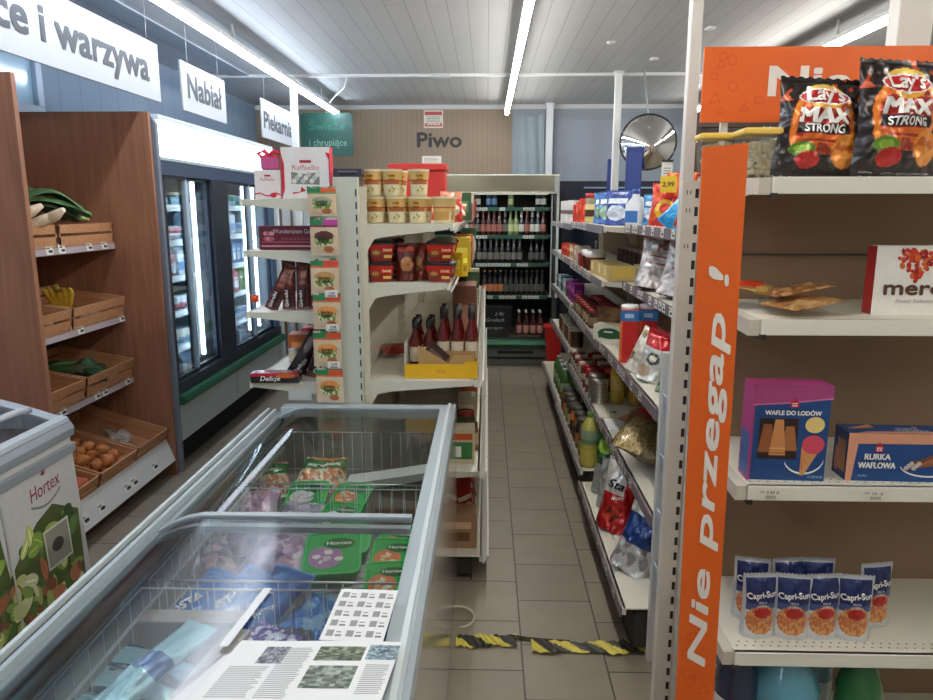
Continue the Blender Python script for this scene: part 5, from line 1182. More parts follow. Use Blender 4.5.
for i, (x, ry, c, zz) in enumerate(((-.865, 30, (50, 40, 44), .03), (-.81, 26, (40, 34, 40), .02), (-.765, 14, (120, 76, 50), 0), (-.71, 4, (150, 92, 56), 0), (-.735, 12, (46, 38, 44), .02))):
    mkbag('biscuit_packet', ('dark biscuit packet leaning far left', 'dark biscuit packet leaning behind the red one', 'orange-brown biscuit packet leaning in the middle', 'orange-brown biscuit packet nearest the post', 'black biscuit packet leaning at the back')[i], 'biscuits', 'leaning biscuit packets, fourth shelf', (x, 3.06+.035*(i % 2)+.03*(i > 3), .919), (R(-14), R(ry), 0), .062, .235, .035, layers([('r', .1, .1, .9, .45, (30, 28, 36)), ('e', .5, .72, .3, .18, tuple(min(255, q+50) for q in c))], c), [('Delicje', .68, .08, .016, (226, 220, 216), .085, dict(rot=R(78), align='l', shear=.2))], seed=60+i, crimp=.03, wr=.5, nu=14, nv=36)
def deli(m, F, L, T, Rr):
    m.drect(F, 0, .028, .205, .042, (196, 40, 60)); m.dell(F, .15, .03, .04, .010, (226, 110, 50), 1.5); m.dtext(F, 'Delicje', .04, .010, .020, W, 3, w=.085, bold=.02, shear=.3); m.drect(T, .01, .01, .195, .05, (206, 70, 60), 1)
b = mkbox('biscuit_tray', 'red and black biscuit pack lying across the lowest visible shelf end', 'biscuits', None, (-.905, 2.985, .9195), 3, .205, .042, .065, (40, 26, 34), decals=deli, mat='gloss', bev=.008)
for i in range(1): mkbag('orange_sweet', 'small bright orange sweet packet at the tip of the third shelf', 'sweets', None, (-.985, 3.0, 1.262), (R(-5), 0, R(10)), .035, .032, .015, lambda u, v: (236, 90, 36), seed=70, nu=10, nv=10)
# hanging strip with soup sachets
r = empty('hanging_strip', (-.655, 2.915, .84), 0, 'narrow clear clip strip hanging down the side of the island end post', 'clip strip')
m = MB(); m.box((-.012, 0, 0), (.012, .002, .85), (210, 214, 206)); m.build('strip', M['satin'], r)
m = MB(); m.tube([(0, .001, .85), (0, .004, .87), (.04, .04, .88)], .003, (190, 190, 190), 6); m.build('hook', M['metal'], r)
zs = [(1.635, 0), (1.478, 1), (1.315, 2), (1.175, 3), (1.018, 3), (.862, 3)]
for i, (z, st) in enumerate(zs):
    def kart(u, v, st=st):
        n = noise.noise(Vector((u*10, v*10, st)))
        if v > .95: return (40, 120, 70)
        if v > .80: return (36, 124, 70) if u < .46 else ((206, 90, 40), (190, 60, 150), (206, 70, 44), (210, 80, 40))[st]
        if v > .74: return ((90, 150, 90), (120, 46, 60), (206, 100, 60), (196, 110, 70))[st]
        if math.hypot((u-.5)/.34, (v-.52)/.13) < 1: return ((160, 170, 140), (96, 40, 44), (196, 150, 90), (226, 150, 80))[st]
        if abs(u-.5) < .36-.25*(.52-v) and .26 < v < .52: return (120, 150, 60) if n > -.1 else (216, 220, 190)
        if math.hypot((u-.66)/.18, (v-.16)/.09) < 1: return (176, 104, 60)
        return (214, 190, 160)
    o, B = mkbag('soup_sachet', 'green-topped soup sachet hanging from the strip, %s from the top' % ORD[i], 'soup sachet', 'soup sachets on the clip strip', (-.657+(.003 if i % 2 else -.002), 2.897-.004*(i % 2), z-.012), (R(0), 0, R((3, -4, 2, -2, 4, -3)[i])), .115, .150 if i else .115, .012, kart, [('Gorący', .5, .45, .012, (30, 70, 30), .05), ('Kubek', .5, .36, .012, (30, 70, 30), .045)], back=(206, 196, 180), mat='satin', nu=30, nv=40, seed=80+i, wr=.25, pinch=.01)
    if i in (2, 3, 4):
        m = MB(); F = Face((-.658, 2.884, z-.018), (1, 0, 0), (0, 0, 1)); m.drect(F, 0, 0, .052, .030, (236, 236, 230), 0); m.dtext(F, ('3,20', '3,20', '2,99')[i-2], .028, .012, .010, (40, 40, 40), 1, align='c'); m.drect(F, .01, .003, .044, .008, (120, 120, 120), 1)
        tag(m.build('price_label', M['print']), 'white price label clipped to the soup strip, %s from the top' % ORD[i-2], 'price label', 'labels on the soup strip')
m = MB(); m.box((-.05, 0, 0), (.05, .003, .05), (206, 208, 204)); hu = [q for q in COL.objects if q.get('label', '').startswith('nearest unit of the island shelving on the side facing the glass')][0]; m.build('price_holder', M['satin'], hu, loc=Vector((-.80, 2.96, .842))-hu.location)
# a few goods deeper on the cooler-side shelves
fill_far(-.93, 1.692, .14, 3.25, 5.0, -1, .03, 'on the top island shelf, cooler side', 'goods on the top shelf, cooler side', 31)
fill_far(-.93, .919, .14, 3.35, 5.0, -1, .03, 'on the lowest visible island shelf, cooler side', 'goods on the low shelf, cooler side', 32)
# ================================================================ RIGHT AISLE GOODS
GR = 'goods on the right aisle shelves'
def stand(fn, *a, **k): return fn(*a, **k)
# -- top shelf, near to far
T5 = 1.571
mkbag('crisp_packet', 'orange crisp packet at the near end of the top aisle shelf', 'crisps', None, (.775, 2.80, T5), (R(-6), R(12), R(-30)), .13, .18, .06, layers([('e', .5, .45, .35, .2, (236, 150, 60)), ('r', .1, .7, .9, .85, (240, 220, 200))], blotch((214, 84, 30), (180, 60, 30), 6)), seed=1)
mkbag('crisp_packet', 'small blue and white corner of a crisp packet beside the orange one', 'crisps', None, (.735, 2.98, T5), (R(-18), R(38), R(-40)), .12, .15, .05, lambda u, v: (40, 150, 206) if u+v < 1.2 else (120, 60, 150), seed=2)
mkbag('crisp_packet', 'purple crisp packet standing behind the orange one', 'crisps', None, (.87, 3.02, T5), (R(-4), 0, R(-20)), .15, .19, .06, blotch((84, 60, 150), (60, 90, 170), 5), seed=3)
mkbag('crisp_packet', 'red and yellow crisp packet with a yellow price flash on the top shelf', 'crisps', None, (.80, 3.30, T5), (R(-5), R(4), R(-25)), .15, .19, .07, layers([('e', .5, .38, .34, .24, (240, 190, 60)), ('e', .5, .4, .2, .12, (206, 60, 40))], blotch((196, 30, 34), (222, 90, 40), 5)), seed=4)
mkbag('crisp_packet', 'orange-red crisp packet behind the yellow-flashed one', 'crisps', None, (.93, 3.48, T5), (R(-5), 0, R(-20)), .17, .25, .07, blotch((196, 50, 30), (226, 130, 50), 5), seed=5)
m = MB(); m.box((-.035, -.002, 0), (.035, .002, .07), (240, 200, 50)); m.dtext(Face((-.035, -.002, 0), (1, 0, 0), (0, 0, 1)), '2,99', .035, .025, .02, (60, 40, 20), 1, align='c', w=.05); tag(m.build('price_flash', M['print'], loc=(.79, 3.22, T5+.15), rot=(0, 0, R(-25))), 'square yellow price flash on the red crisp packet', 'price label')
def clearbottle(x, y, z, r_, h, lab, c=(206, 216, 220), cap=(230, 230, 230), mat='gloss', label=(230, 232, 236), grp=None, nm='clear_bottle'):
    p, cp = petprof(r_, h, c, label, cap, r_*.32); return lathe_item(nm, lab, 'bottle', grp, (x, y, z), p, 16, mat, cp)
clearbottle(.93, 3.78, T5, .04, .25, 'pale clear bottle with white cap behind the blue detergent bag'); clearbottle(1.00, 3.35, T5, .035, .26, 'pale clear bottle behind the red crisp packets, left one', grp='bottles behind the crisps'); clearbottle(1.0, 3.22, T5, .035, .26, 'pale clear bottle behind the red crisp packets, right one', grp='bottles behind the crisps')
for i, (y, x, c1_, c2_, w, h, lab) in enumerate(((3.62, .84, (40, 130, 190), (220, 228, 236), .16, .15, 'blue detergent bag lying against the white bottle'), (4.02, .72, (60, 84, 160), (206, 216, 230), .16, .19, 'blue and white washing powder bag, nearer one'), (4.28, .72, (70, 110, 180), (170, 206, 180), .17, .19, 'blue and green washing powder bag, farther one'), (4.52, .73, (56, 130, 190), (150, 196, 150), .17, .19, 'blue washing powder bag with green foot'))):
    mkbag('powder_bag', lab, 'detergent', 'detergent bags on the top aisle shelf', (x, y, T5-.01 if y > 3.7 else T5), (R(-3), R(0), R(-38)), w, h, .07, layers([('e', .5, .35, .4, .22, c2_), ('r', .1, .62, .9, .76, (226, 232, 240))], blotch(c1_, tuple(int(q*.8) for q in c1_), 5)), seed=20+i, gus=.9, crimpb=.02)
r = empty('detergent_jug', (.77, 3.80, 1.561), R(-50), 'white detergent jug with a handle on the top aisle shelf', 'detergent')
m = MB(); loft(m, [rr(.09, .06, 0), rr(.10, .065, .05), rr(.095, .06, .11), rr(.03, .03, .15), rr(.028, .028, .165)], [(226, 230, 234)]*4, smooth=True); m.drect(Face((-.04, -.0335, .02), (1, 0, 0), (0, 0, 1)), 0, 0, .08, .06, (50, 110, 180), 1); m.build('jug_body', M['satin'], r, bev=.003)
m = MB(); m.tube([(.03, 0, .145), (.055, 0, .13), (.06, 0, .09), (.05, 0, .06)], .009, (216, 222, 228), 8); m.build('handle', M['satin'], r)
m = MB(); m.lathe([(0, .165, W), (.018, .165, (50, 90, 170)), (.018, .19, (50, 90, 170)), (0, .19, (50, 90, 170))], 14); m.build('cap', M['satin'], r)
lathe_item('coffee_jar', 'brown and cream coffee jar with red lid on the top aisle shelf', 'jar', None, (.70, 4.82, 1.561), [(0, 0, (150, 110, 70)), (.055, 0, (206, 190, 130)), (.057, .04, (84, 56, 40)), (.057, .085, (226, 206, 150)), (.055, .12, (150, 140, 110)), (.052, .16, (150, 140, 110))], 20, 'gloss', [(.05, .16, (190, 40, 36)), (.054, .162, (190, 40, 36)), (.054, .19, (206, 50, 40)), (0, .191, (206, 50, 40))], 'lid')
for i, (y, c) in enumerate(((5.10, (214, 56, 36)), (5.28, (222, 80, 44)), (5.46, (196, 40, 34)))):
    mkbox('red_food_box', 'red and white box on the top aisle shelf, %s from the coffee jar' % ORD[i], 'box', 'red boxes on the top aisle shelf', (.69, y, 1.561 if y < 5.1 else 1.541 if y > 5.12 else 1.561), -90, .13, .16-.02*(i == 2), .08, c)
for i in range(3):
    for j in range(2):
        lathe_item('grey_can', 'tall silver-grey can at the far end of the top aisle shelf, %s along, %s' % (ORD[i], ('front', 'back')[j]), 'can', 'silver cans at the far end of the top shelf', (.68+.11*j, 5.72+.26*i, 1.541), [(0, 0, (180, 176, 172)), (.05, 0, (196, 190, 186)), (.052, .01, (206, 200, 196)), (.052, .07, (110, 90, 90)), (.052, .10, (206, 202, 196)), (.052, .165, (190, 188, 184)), (.048, .175, (206, 206, 204)), (0, .175, (200, 200, 200))], 16, 'satin')
# -- second shelf: big pale bags
def pasta(u, v):
    n = noise.noise(Vector((u*9, v*9, 7)))
    if .40 < v < .66 and .2 < u < .8: return (232, 228, 226) if not (.2 < ((v*13) % 1) < .45 and .28 < u < .72) else (186, 90, 90)
    if v > .70 and u > .4 and n > 0: return (150, 96, 84)
    return (206, 200, 198) if n > -.05 else (178, 170, 168)
for i, (x, y, rz, ry) in enumerate(((.80, 3.00, -32, 10), (.775, 3.32, -26, 8), (.89, 3.52, -20, 0))):
    mkbag('grain_bag', ('large pale film bag of grains, nearest on the second aisle shelf', 'large pale film bag of grains with red print, second on the shelf', 'pale film bag leaning behind the two large bags')[i], 'bag', 'large pale bags on the second aisle shelf', (x, y, 1.282), (R(-12), R(ry), R(rz)), .20, .235, .13, pasta, mat='foil', seed=90+i, gus=1, crimpb=.02, wr=1.8)
mkbag('green_bag', 'green and pale film bag at the near end of the second aisle shelf', 'bag', None, (.77, 2.62, 1.282), (R(-8), R(6), R(-30)), .13, .19, .07, blotch((110, 140, 80), (176, 170, 140), 5), seed=95)
Y_ = (206, 180, 116)
for i, (y, x) in enumerate(((3.80, .70), (3.99, .70), (4.18, .69), (3.85, .88))):
    mkbox('yellow_box', 'low pale yellow carton on the second aisle shelf, %s' % ('nearest', 'second', 'third', 'behind the nearest')[i], 'box', 'pale yellow cartons', (x, y, 1.282), -90+3*i, .16, .075, .14, Y_, decals=lambda m, F, L, T, Rr: (m.drect(F, .02, .02, .07, .07, (240, 226, 170)), m.drect(Rr, .02, .02, .12, .07, (214, 184, 84))))
for i in range(2): lathe_item('white_tub', 'white-lidded tub with red band beside the yellow cartons, %s' % ('nearer', 'farther')[i], 'tub', 'white-lidded tubs', (.665, 4.42+.16*i, 1.282), [(0, 0, (120, 44, 38)), (.055, 0, (130, 50, 40)), (.06, .08, (226, 222, 214)), (.064, .082, (236, 234, 230)), (.064, .115, (236, 234, 230)), (0, .118, (236, 234, 230))], 18, 'satin')
fill_far(.66, 1.282, .13, 4.72, 5.08, -1, .01, 'on the second aisle shelf past the tubs', 'goods on the second aisle shelf, middle unit', 41)
for i in range(5): mkbox('spice_packet', 'small orange and cream packet on the second aisle shelf, far unit, %s' % ORD[i], 'packet', 'small packets, far unit second shelf', (.65, 5.2+.15*i, 1.292), -90+8*i, .10, .09+.01*(i % 2), .05, ((222, 96, 44), (214, 190, 150), (206, 70, 40), (196, 60, 36), (200, 50, 40))[i])
for i in range(6): lathe_item('dark_can', 'dark can in the back row of the second aisle shelf, %s from the near end' % ORD[i], 'can', 'dark cans in the back row', (.90, 4.1+.13*i if i < 6 else 0, 1.282), [(0, 0, BLACK), (.045, 0, (60, 46, 40)), (.045, .12, (170, 160, 150)), (.045, .14, (150, 146, 140)), (0, .14, (140, 140, 140))], 14, 'satin')
# -- third shelf
Z3_ = .951
def milkbox(m, F, L, T, Rr):
    for Q in (F, L, Rr): m.drect(Q, 0, .195, .084, .245, (50, 120, 186)); m.drect(Q, .02, .21, .06, .23, (190, 216, 236), 2); m.drect(Q, .0, .0, .012, .195, (226, 110, 50), 2)
for i, (x, y) in enumerate(((.665, 3.30), (.755, 3.32))):
    r = empty('powder_carton', (x, y, Z3_), R(-12), ('tall red and blue carton with white lid on the third aisle shelf, left one', 'tall red and blue carton with white lid on the third aisle shelf, right one')[i], 'carton', 'red and blue cartons')
    m = MB(); m.box((-.042, -.05, 0), (.042, .05, .245), (206, 34, 32)); milkbox(m, Face((-.042, -.05, 0), (1, 0, 0), (0, 0, 1)), Face((-.042, .05, 0), (0, -1, 0), (0, 0, 1)), None, Face((.042, -.05, 0), (0, 1, 0), (0, 0, 1))); m.build('carton_body', M['satin'], r, bev=.002)
    m = MB(); m.lathe([(.038, .246, W), (.041, .25, W), (.041, .265, (220, 232, 240)), (0, .267, (226, 236, 240))], 20); m.build('lid', M['satin'], r)
def flour(u, v):
    if v > .66: return (190, 26, 36)
    if math.hypot((u-.5)/.2, (v-.45)/.12) < 1: return (90, 90, 90) if math.hypot((u-.5)/.12, (v-.45)/.07) > 1 else (220, 214, 190)
    if math.hypot((u-.35)/.2, (v-.18)/.12) < 1: return (196, 170, 140)
    return (220, 220, 212)
mkbag('flour_bag', 'white paper flour bag with a red folded top on the third aisle shelf', 'flour', None, (.69, 2.92, Z3_), (R(-8), R(12), R(-42)), .16, .21, .11, flour, seed=101, gus=1, crimpb=.02, wr=1.4, crimp=.12)
mkbag('white_bag', 'white bag leaning left of the red-topped flour bag', 'flour', None, (.655, 3.08, Z3_), (R(-12), R(20), R(-50)), .12, .20, .08, blotch((226, 222, 206), (150, 140, 96), 4, -.3), seed=102, gus=.9, crimpb=.02)
mkbag('herb_packet', 'green leafy packet at the near edge of the third aisle shelf', 'packet', None, (.69, 2.66, Z3_), (R(-14), R(10), R(-40)), .11, .11, .06, blotch((70, 140, 76), (190, 200, 180), 7), seed=103)
def greenmot(m, F, L, T, Rr): m.dell(F, .09, .04, .065, .030, (38, 92, 60), 1, 16); m.drect(F, .03, .015, .15, .04, (38, 92, 60), 1.2); m.drect(F, .06, .045, .11, .052, W, 2)
mkbox('green_mark_box', 'low white box with a dark green arch on the third aisle shelf', 'box', None, (.685, 3.86, .951), -28, .18, .085, .10, (226, 224, 206), decals=greenmot)
mkbag('brown_bag', 'brown paper bag behind the white and green box', 'bag', None, (.70, 4.06, .951), (R(-4), 0, R(-40)), .17, .15, .09, blotch((150, 112, 70), (120, 86, 52), 4), mat='card', seed=104, gus=1, crimpb=.02)
k = 0
for y in (4.24, 4.36, 4.48, 4.60, 4.72, 4.84, 4.96):
    for x in (.655, .77):
        lathe_item('preserve_jar', 'dark jar with deep red lid, third aisle shelf, %s row from the brown bag, %s' % (ORD[k//2], ('front', 'back')[k % 2]), 'jar', 'dark jars with red lids', (x, y, .951), [(0, 0, (90, 70, 56)), (.045, .002, (56, 40, 32)), (.05, .02, (190, 170, 140) if k % 3 else (150, 120, 90)), (.05, .07, (60, 44, 36)), (.044, .095, (60, 40, 34))], 16, 'bottle', [(.047, .092, (140, 24, 28)), (.048, .095, (140, 24, 28)), (.048, .112, (150, 28, 30)), (0, .113, (150, 28, 30))], 'lid'); k += 1
for i, (y, c, h) in enumerate(((5.20, (150, 40, 150), .14), (5.36, (160, 50, 160), .15), (5.54, (110, 60, 90), .12), (5.74, (190, 216, 220), .12), (5.92, (60, 110, 130), .13), (6.10, (210, 220, 224), .12), (6.28, (70, 120, 140), .11))):
    mkbox('tea_box', ('purple', 'magenta', 'plum', 'pale blue', 'teal', 'white-blue', 'dull teal')[i]+' box on the third aisle shelf of the far unit', 'box', 'boxes on the far unit third shelf', (.66, y, .981), -84, .13, h, .07, c)
# -- fourth shelf (z .55)
Z2_ = .551
r = empty('noodle_bag', (.735, 3.06, Z2_), R(68), 'large clear bag of pale crunchy noodles lying on the fourth aisle shelf', 'bag')
B = Bag(.46, .24, .13, seed=7, wr=1.2, pinch=.04, crimp=.05)
m = MB()
def narts(u, v):
    n = noise.noise(Vector((u*46, v*20, 1)))+.5*noise.noise(Vector((u*20, v*50, 5)))
    return (244, 228, 190) if n > .0 else (226, 200, 150) if n > -.3 else (190, 156, 104)
def npos(u, v, sd):
    p = B.pos(u, v, sd); n = noise.noise(Vector((u*26, v*14, 1)))
    return (p[0], p[1]*(.9)+(sd*.012*n if .06 < v < .94 else 0), p[2])
m.grid(lambda u, v: npos(u, v, -1), 90, 50, narts); m.grid(lambda u, v: npos(u, v, 1), 30, 20, (190, 160, 110), True); o = m.build('noodle_fill', M['card'], r, rot=(R(-72), 0, 0), loc=(0, -.10, .055))
m = MB(); m.grid(lambda u, v: Vector(B.pos(u, v, -1))*1.03, 24, 18, (230, 228, 220)); m.grid(lambda u, v: Vector(B.pos(u, v, 1))*1.03, 24, 18, (230, 228, 220), True); m.build('film', M['clear'], r, rot=(R(-72), 0, 0), loc=(0, -.10, .055))
mkbag('red_pasta_bag', 'bright red and clear packet lying in front of the oil bottles', 'packet', None, (.71, 3.52, Z2_+.035), (R(-80), 0, R(-60)), .14, .24, .07, lambda u, v: (206, 30, 24) if v > .42 else (150, 90, 66), seed=110)
r = empty('clear_tray', (.74, 3.56, Z2_), 0, 'white tray edge under the red packet', 'tray'); m = MB(); m.box((-.12, -.12, 0), (.16, .12, .006), (220, 222, 220)); m.build('tray_base', M['satin'], r); m = MB(); m.box((-.12, -.122, 0), (.16, -.118, .02), (226, 228, 226)); m.build('tray_lip', M['satin'], r)
for i, (x, y) in enumerate(((.755, 4.02), (.855, 3.98), (.86, 4.14), (.95, 4.06))):
    c = (196, 168, 62) if i % 2 == 0 else (176, 140, 48)
    p, cp = petprof(.042, .30, c, (214, 190, 96), (226, 206, 60), .014); lathe_item('oil_bottle', 'golden cooking oil bottle on the fourth aisle shelf, %s' % ('front left', 'front right', 'back left', 'back right')[i], 'bottle', 'golden oil bottles', (x, y, .551), p, 16, 'bottle', cp)
for i, (x, y) in enumerate(((.655, 4.02), (.655, 4.15))): lathe_item('ribbed_can', 'ribbed silver-white can on the fourth aisle shelf, %s' % ('nearer', 'farther')[i], 'can', 'ribbed silver cans', (x, y, .551), [(0, 0, (190, 192, 190))]+[(.048+.0015*(q % 2), .004+.012*q, (200, 202, 198) if q % 2 else (214, 216, 212)) for q in range(11)]+[(.05, .14, (210, 210, 206)), (0, .141, (214, 214, 212))], 18, 'metal')
for i, (x, y) in enumerate(((.655, 4.28), (.765, 4.28), (.655, 4.40))): lathe_item('red_jar', 'glass jar with red contents and lid, fourth aisle shelf, %s from the cans' % ORD[i], 'jar', 'red jars', (x, y, .551), [(0, 0, (140, 50, 40)), (.048, .003, (150, 60, 50)), (.05, .05, (214, 196, 176)), (.05, .09, (140, 40, 34)), (.042, .12, (130, 36, 34))], 16, 'bottle', [(.044, .12, (170, 28, 34)), (.045, .14, (170, 28, 34)), (0, .141, (170, 28, 34))], 'lid')
cols = [(96, 70, 52), (140, 30, 30), (196, 180, 150), (90, 60, 46), (150, 120, 84)]
for i in range(6):
    for j in range(2):
        c = cols[(i*2+j) % 5]; lathe_item('pickle_jar', 'small jar on the fourth aisle shelf, %s in the %s row past the red jars' % (ORD[i], ('front', 'back')[j]), 'jar', 'small jars on the fourth aisle shelf', (.655+.12*j, 4.53+.105*i, .551), [(0, 0, c), (.043, .002, c), (.046, .02, (206, 200, 184)), (.046, .06, c), (.04, .09, c)], 14, 'bottle', [(.043, .088, (196, 190, 176) if i % 2 else (120, 24, 24)), (.043, .108, (196, 190, 176) if i % 2 else (120, 24, 24)), (0, .109, (200, 190, 176) if i % 2 else (120, 24, 24))], 'lid')
for i in range(7):
    c = ((84, 60, 44), (150, 130, 96), (110, 40, 34))[i % 3]; lathe_item('tin_can', 'dull can on the fourth aisle shelf of the far unit, %s from the near end' % ORD[i], 'can', 'cans on the far unit', (.665, 5.2+.13*i, .651), [(0, 0, (150, 150, 150)), (.05, 0, (170, 170, 168)), (.05, .01, c), (.05, .12, (190, 188, 184)), (.048, .128, (180, 180, 178)), (0, .126, (170, 170, 170))], 16, 'satin')
# -- bottom shelf
def sta(u, v):
    n = noise.noise(Vector((u*8, v*8, 9)))
    if v > .78: return (226, 222, 212)
    if v > .52 and u < .62: return (222, 220, 214)
    if math.hypot((u-.42)/.22, (v-.24)/.13) < 1: return (120, 16, 20) if n > 0 else (206, 60, 40)
    return (190, 24, 26) if n > -.25 else (150, 16, 20)
mkbag('frozen_style_bag', 'big red and white bag standing on the bottom aisle shelf', 'bag', None, (.60, 3.12, .192), (R(-8), R(8), R(-30)), .19, .33, .11, sta, [('Sta', .36, .60, .038, (26, 30, 50), .085, dict(shear=.3, bold=.03)), ('NOWY', .5, .46, .014, W, .06, dict(rot=R(12)))], seed=120, gus=1, crimpb=.02, wr=1.6, nu=36, nv=52)
mkbag('silver_blue_bag', 'blue bag with silver foot on the near end of the bottom aisle shelf', 'bag', None, (.60, 2.74, .192), (R(-10), R(16), R(-36)), .19, .29, .10, lambda u, v: ((206, 206, 206) if noise.noise(Vector((u*7, v*7, 2))) > -.1 else (150, 146, 150)) if v < .42 else ((26, 62, 130) if v < .8 else (206, 206, 196)), [], seed=122, gus=1, crimpb=.02, wr=1.8, nu=36, nv=46)
mkbag('salt_bag', 'whitish bag with black script behind the blue bag', 'bag', None, (.72, 2.86, .192), (R(-6), R(6), R(-24)), .17, .34, .09, blotch((216, 212, 200), (186, 180, 166), 5), [('S', .4, .6, .05, (40, 40, 50), .09, dict(shear=.3))], seed=123, gus=1, crimpb=.02)
mkbag('green_leaf_bag', 'dark green and silver bag standing left of the red and white one', 'bag', None, (.63, 3.56, .192), (R(-6), R(2), R(-42)), .17, .30, .10, layers([('e', .4, .82, .3, .12, (150, 190, 60)), ('r', 0, 0, .42, .5, (170, 176, 170))], blotch((34, 84, 54), (60, 120, 66), 6)), seed=124, gus=1, crimpb=.02, wr=1.4)
mkbag('pale_bag', 'pale grey film bag between the green bag and the red one', 'bag', None, (.60, 3.36, .192), (R(-4), R(2), R(-58)), .13, .25, .06, blotch((190, 192, 190), (150, 160, 156), 5), seed=125, gus=1, crimpb=.02)
for i, (x, y) in enumerate(((.575, 3.80), (.70, 3.82))):
    p, cp = petprof(.055, .30, (206, 190, 84), (190, 196, 150), (206, 206, 60), .018); lathe_item('fruit_syrup_bottle', 'pale yellow-green bottle on the bottom aisle shelf, %s' % ('front, with a waist', 'behind')[i], 'bottle', 'pale yellow bottles', (x, y+.0, .251), [(0, 0, (206, 190, 90)), (.05, 0, (206, 190, 90)), (.055, .02, (210, 196, 96)), (.05, .10, (200, 186, 90)), (.042, .13, (120, 150, 110)), (.053, .16, (150, 176, 140)), (.052, .215, (190, 186, 90)), (.03, .26, (196, 190, 90)), (.016, .285, (196, 190, 90))], 20, 'bottle', [(.019, .28, (90, 130, 60)), (.02, .305, (90, 130, 60)), (0, .306, (90, 130, 60))])
jc = [((120, 84, 50), (150, 160, 90)), ((60, 50, 50), (190, 120, 60)), ((150, 100, 50), (70, 56, 50)), ((206, 120, 50), (60, 46, 44)), ((70, 60, 56), (200, 180, 150))]
k = 0
for i in range(8):
    for j in range(2):
        c, l = jc[(i+j*2) % 5]; h = .17 if i < 4 else .15
        lathe_item('large_jar', 'jar of preserves on the bottom aisle shelf, %s past the yellow bottle, %s row' % (ORD[i], ('front', 'back')[j]), 'jar', 'large jars on the bottom aisle shelf', (.585+.135*j, 3.96+.135*i, .251), [(0, 0, c), (.052, .003, c), (.055, .03, l), (.055, .10, c), (.05, h-.03, c), (.042, h-.01, c)], 16, 'bottle', [(.046, h-.012, (60, 56, 52)), (.047, h+.012, (70, 64, 58)), (0, h+.013, (84, 80, 70))], 'lid')
for i in range(8): clearbottle(.59+.11*(i % 2), 5.2+.16*(i//2)*1.0+.02*(i % 2), .251, .042, .24, 'green glass bottle on the bottom aisle shelf of the far unit, %s pair, %s' % (ORD[i//2], ('front', 'back')[i % 2]), (70, 110, 60), (190, 196, 190), 'bottle', (150, 180, 130), 'green bottles at the far bottom', 'green_bottle')

# ================================================================ BEER BOTTLES
def beer(c, lab, neck, cap, h=.255, r_=.031):
    m = MB(); m.lathe([(0, 0, c), (r_, 0, c), (r_, .04, lab), (r_, .115, c), (r_*.97, .145, c), (.014, .19, neck), (.0125, h-.02, c), (.0135, h-.018, cap), (.0135, h, cap), (0, h, cap)], 12); return m
kinds = {'a': ((34, 22, 16), (196, 196, 184), (60, 50, 44), (206, 206, 200)), 'r': ((74, 34, 24), (170, 110, 96), (150, 90, 80), (190, 160, 150)), 'g': ((130, 150, 100), (196, 206, 150), (150, 170, 110), (220, 226, 210)),
  'k': ((16, 14, 14), (120, 116, 108), (150, 150, 146), (150, 150, 150)), 'o': ((26, 18, 14), (196, 120, 76), (20, 16, 14), (226, 160, 110)), 'd': ((16, 14, 14), (90, 90, 88), (30, 30, 30), (110, 110, 108)),
  'b': ((40, 60, 96), (110, 150, 190), (120, 150, 180), (160, 190, 210)), 'w': ((40, 44, 46), (216, 216, 206), (216, 216, 206), (226, 226, 220))}
names = {'a': 'dark beer bottle, pale label', 'r': 'reddish bottle, pink label', 'g': 'pale green bottle', 'k': 'black bottle, silver neck', 'o': 'dark bottle, wide orange label', 'd': 'black bottle, grey label', 'b': 'blue-labelled bottle', 'w': 'dark bottle, white label'}
rows = [(1.665, 'bbb w bb  g    ww', 'top'), (1.375, 'adarkrrrrkggwrwwr'[:17], 'second'), (1.08, 'kkddkkkkkkkk ddd', 'third'), (.735, 'oooodddddddd', 'fourth')]
PB = {}
for ri, (z, s, nm) in enumerate(rows):
    x0 = -.33 if ri < 3 else -.02; n = 0
    if ri == 2: x0 = -.33
    for dep in range(2):
        n = 0
        for i, ch in enumerate(s):
            if ch == ' ': continue
            x = x0+i*((.60-x0)/(len(s)-1)); n += 1
            if dep and i % 2: continue
            if ch not in PB: o = PB[ch] = beer(*kinds[ch]).build('beer_bottle', M['bottle'])
            else: o = dup(PB[ch])
            k_ = {0: .85, 1: 1.0, 2: 1.0, 3: 1.05}[ri]
            o.location = (x, 7.74+.12*dep, z+.001); o.rotation_euler = (0, 0, x*9); o.scale = (1, 1, k_ if ri else .78)
            tag(o, '%s, %s from left, %s shelf of beer cooler%s' % (names[ch], ORD[min(15, n-1)], nm, ', back row' if dep else ''), 'bottle', 'bottles on the %s beer cooler shelf' % nm)
# crate and multipack in the cooler well
r = empty('beer_crate', (.10, 7.68, .301), 0, 'black beer multipack with white handwriting-like script in the cooler well', 'crate')
m = MB(); m.box((-.20, -.13, 0), (.17, .13, .33), (16, 16, 18)); m.build('crate_body', M['satin'], r, bev=.004)
m = MB(); F = Face((-.20, -.13, 0), (1, 0, 0), (0, 0, 1))
m.dtext(F, 'Grolsch', .19, .17, .038, (190, 206, 200), 2, w=.20, align='c', shear=.35, bold=0); m.dtext(F, 'z 4x', .24, .235, .045, (190, 200, 200), 2, w=.10, align='c', shear=.3, bold=0); m.dtext(F, 'ciemne lagery', .16, .09, .03, (176, 190, 186), 2, w=.24, align='c', shear=.35, bold=0); m.build('lettering', M['print'], r)
k = 0
for j in range(2):
    for i in range(4):
        o = PB.get('m')
        if o is None: o = PB['m'] = beer((70, 24, 22), (206, 150, 140), (60, 30, 26), (190, 190, 186)).build('beer_bottle', M['bottle'])
        else: o = dup(o)
        o.location = (.35+.075*i, 7.60+.10*j, .301); o.scale = (1, 1, 1.1); tag(o, 'red-labelled beer bottle in the cooler well, %s from the left, %s row' % (ORD[i], ('front', 'back')[j]), 'bottle', 'red-labelled bottles in the cooler well')
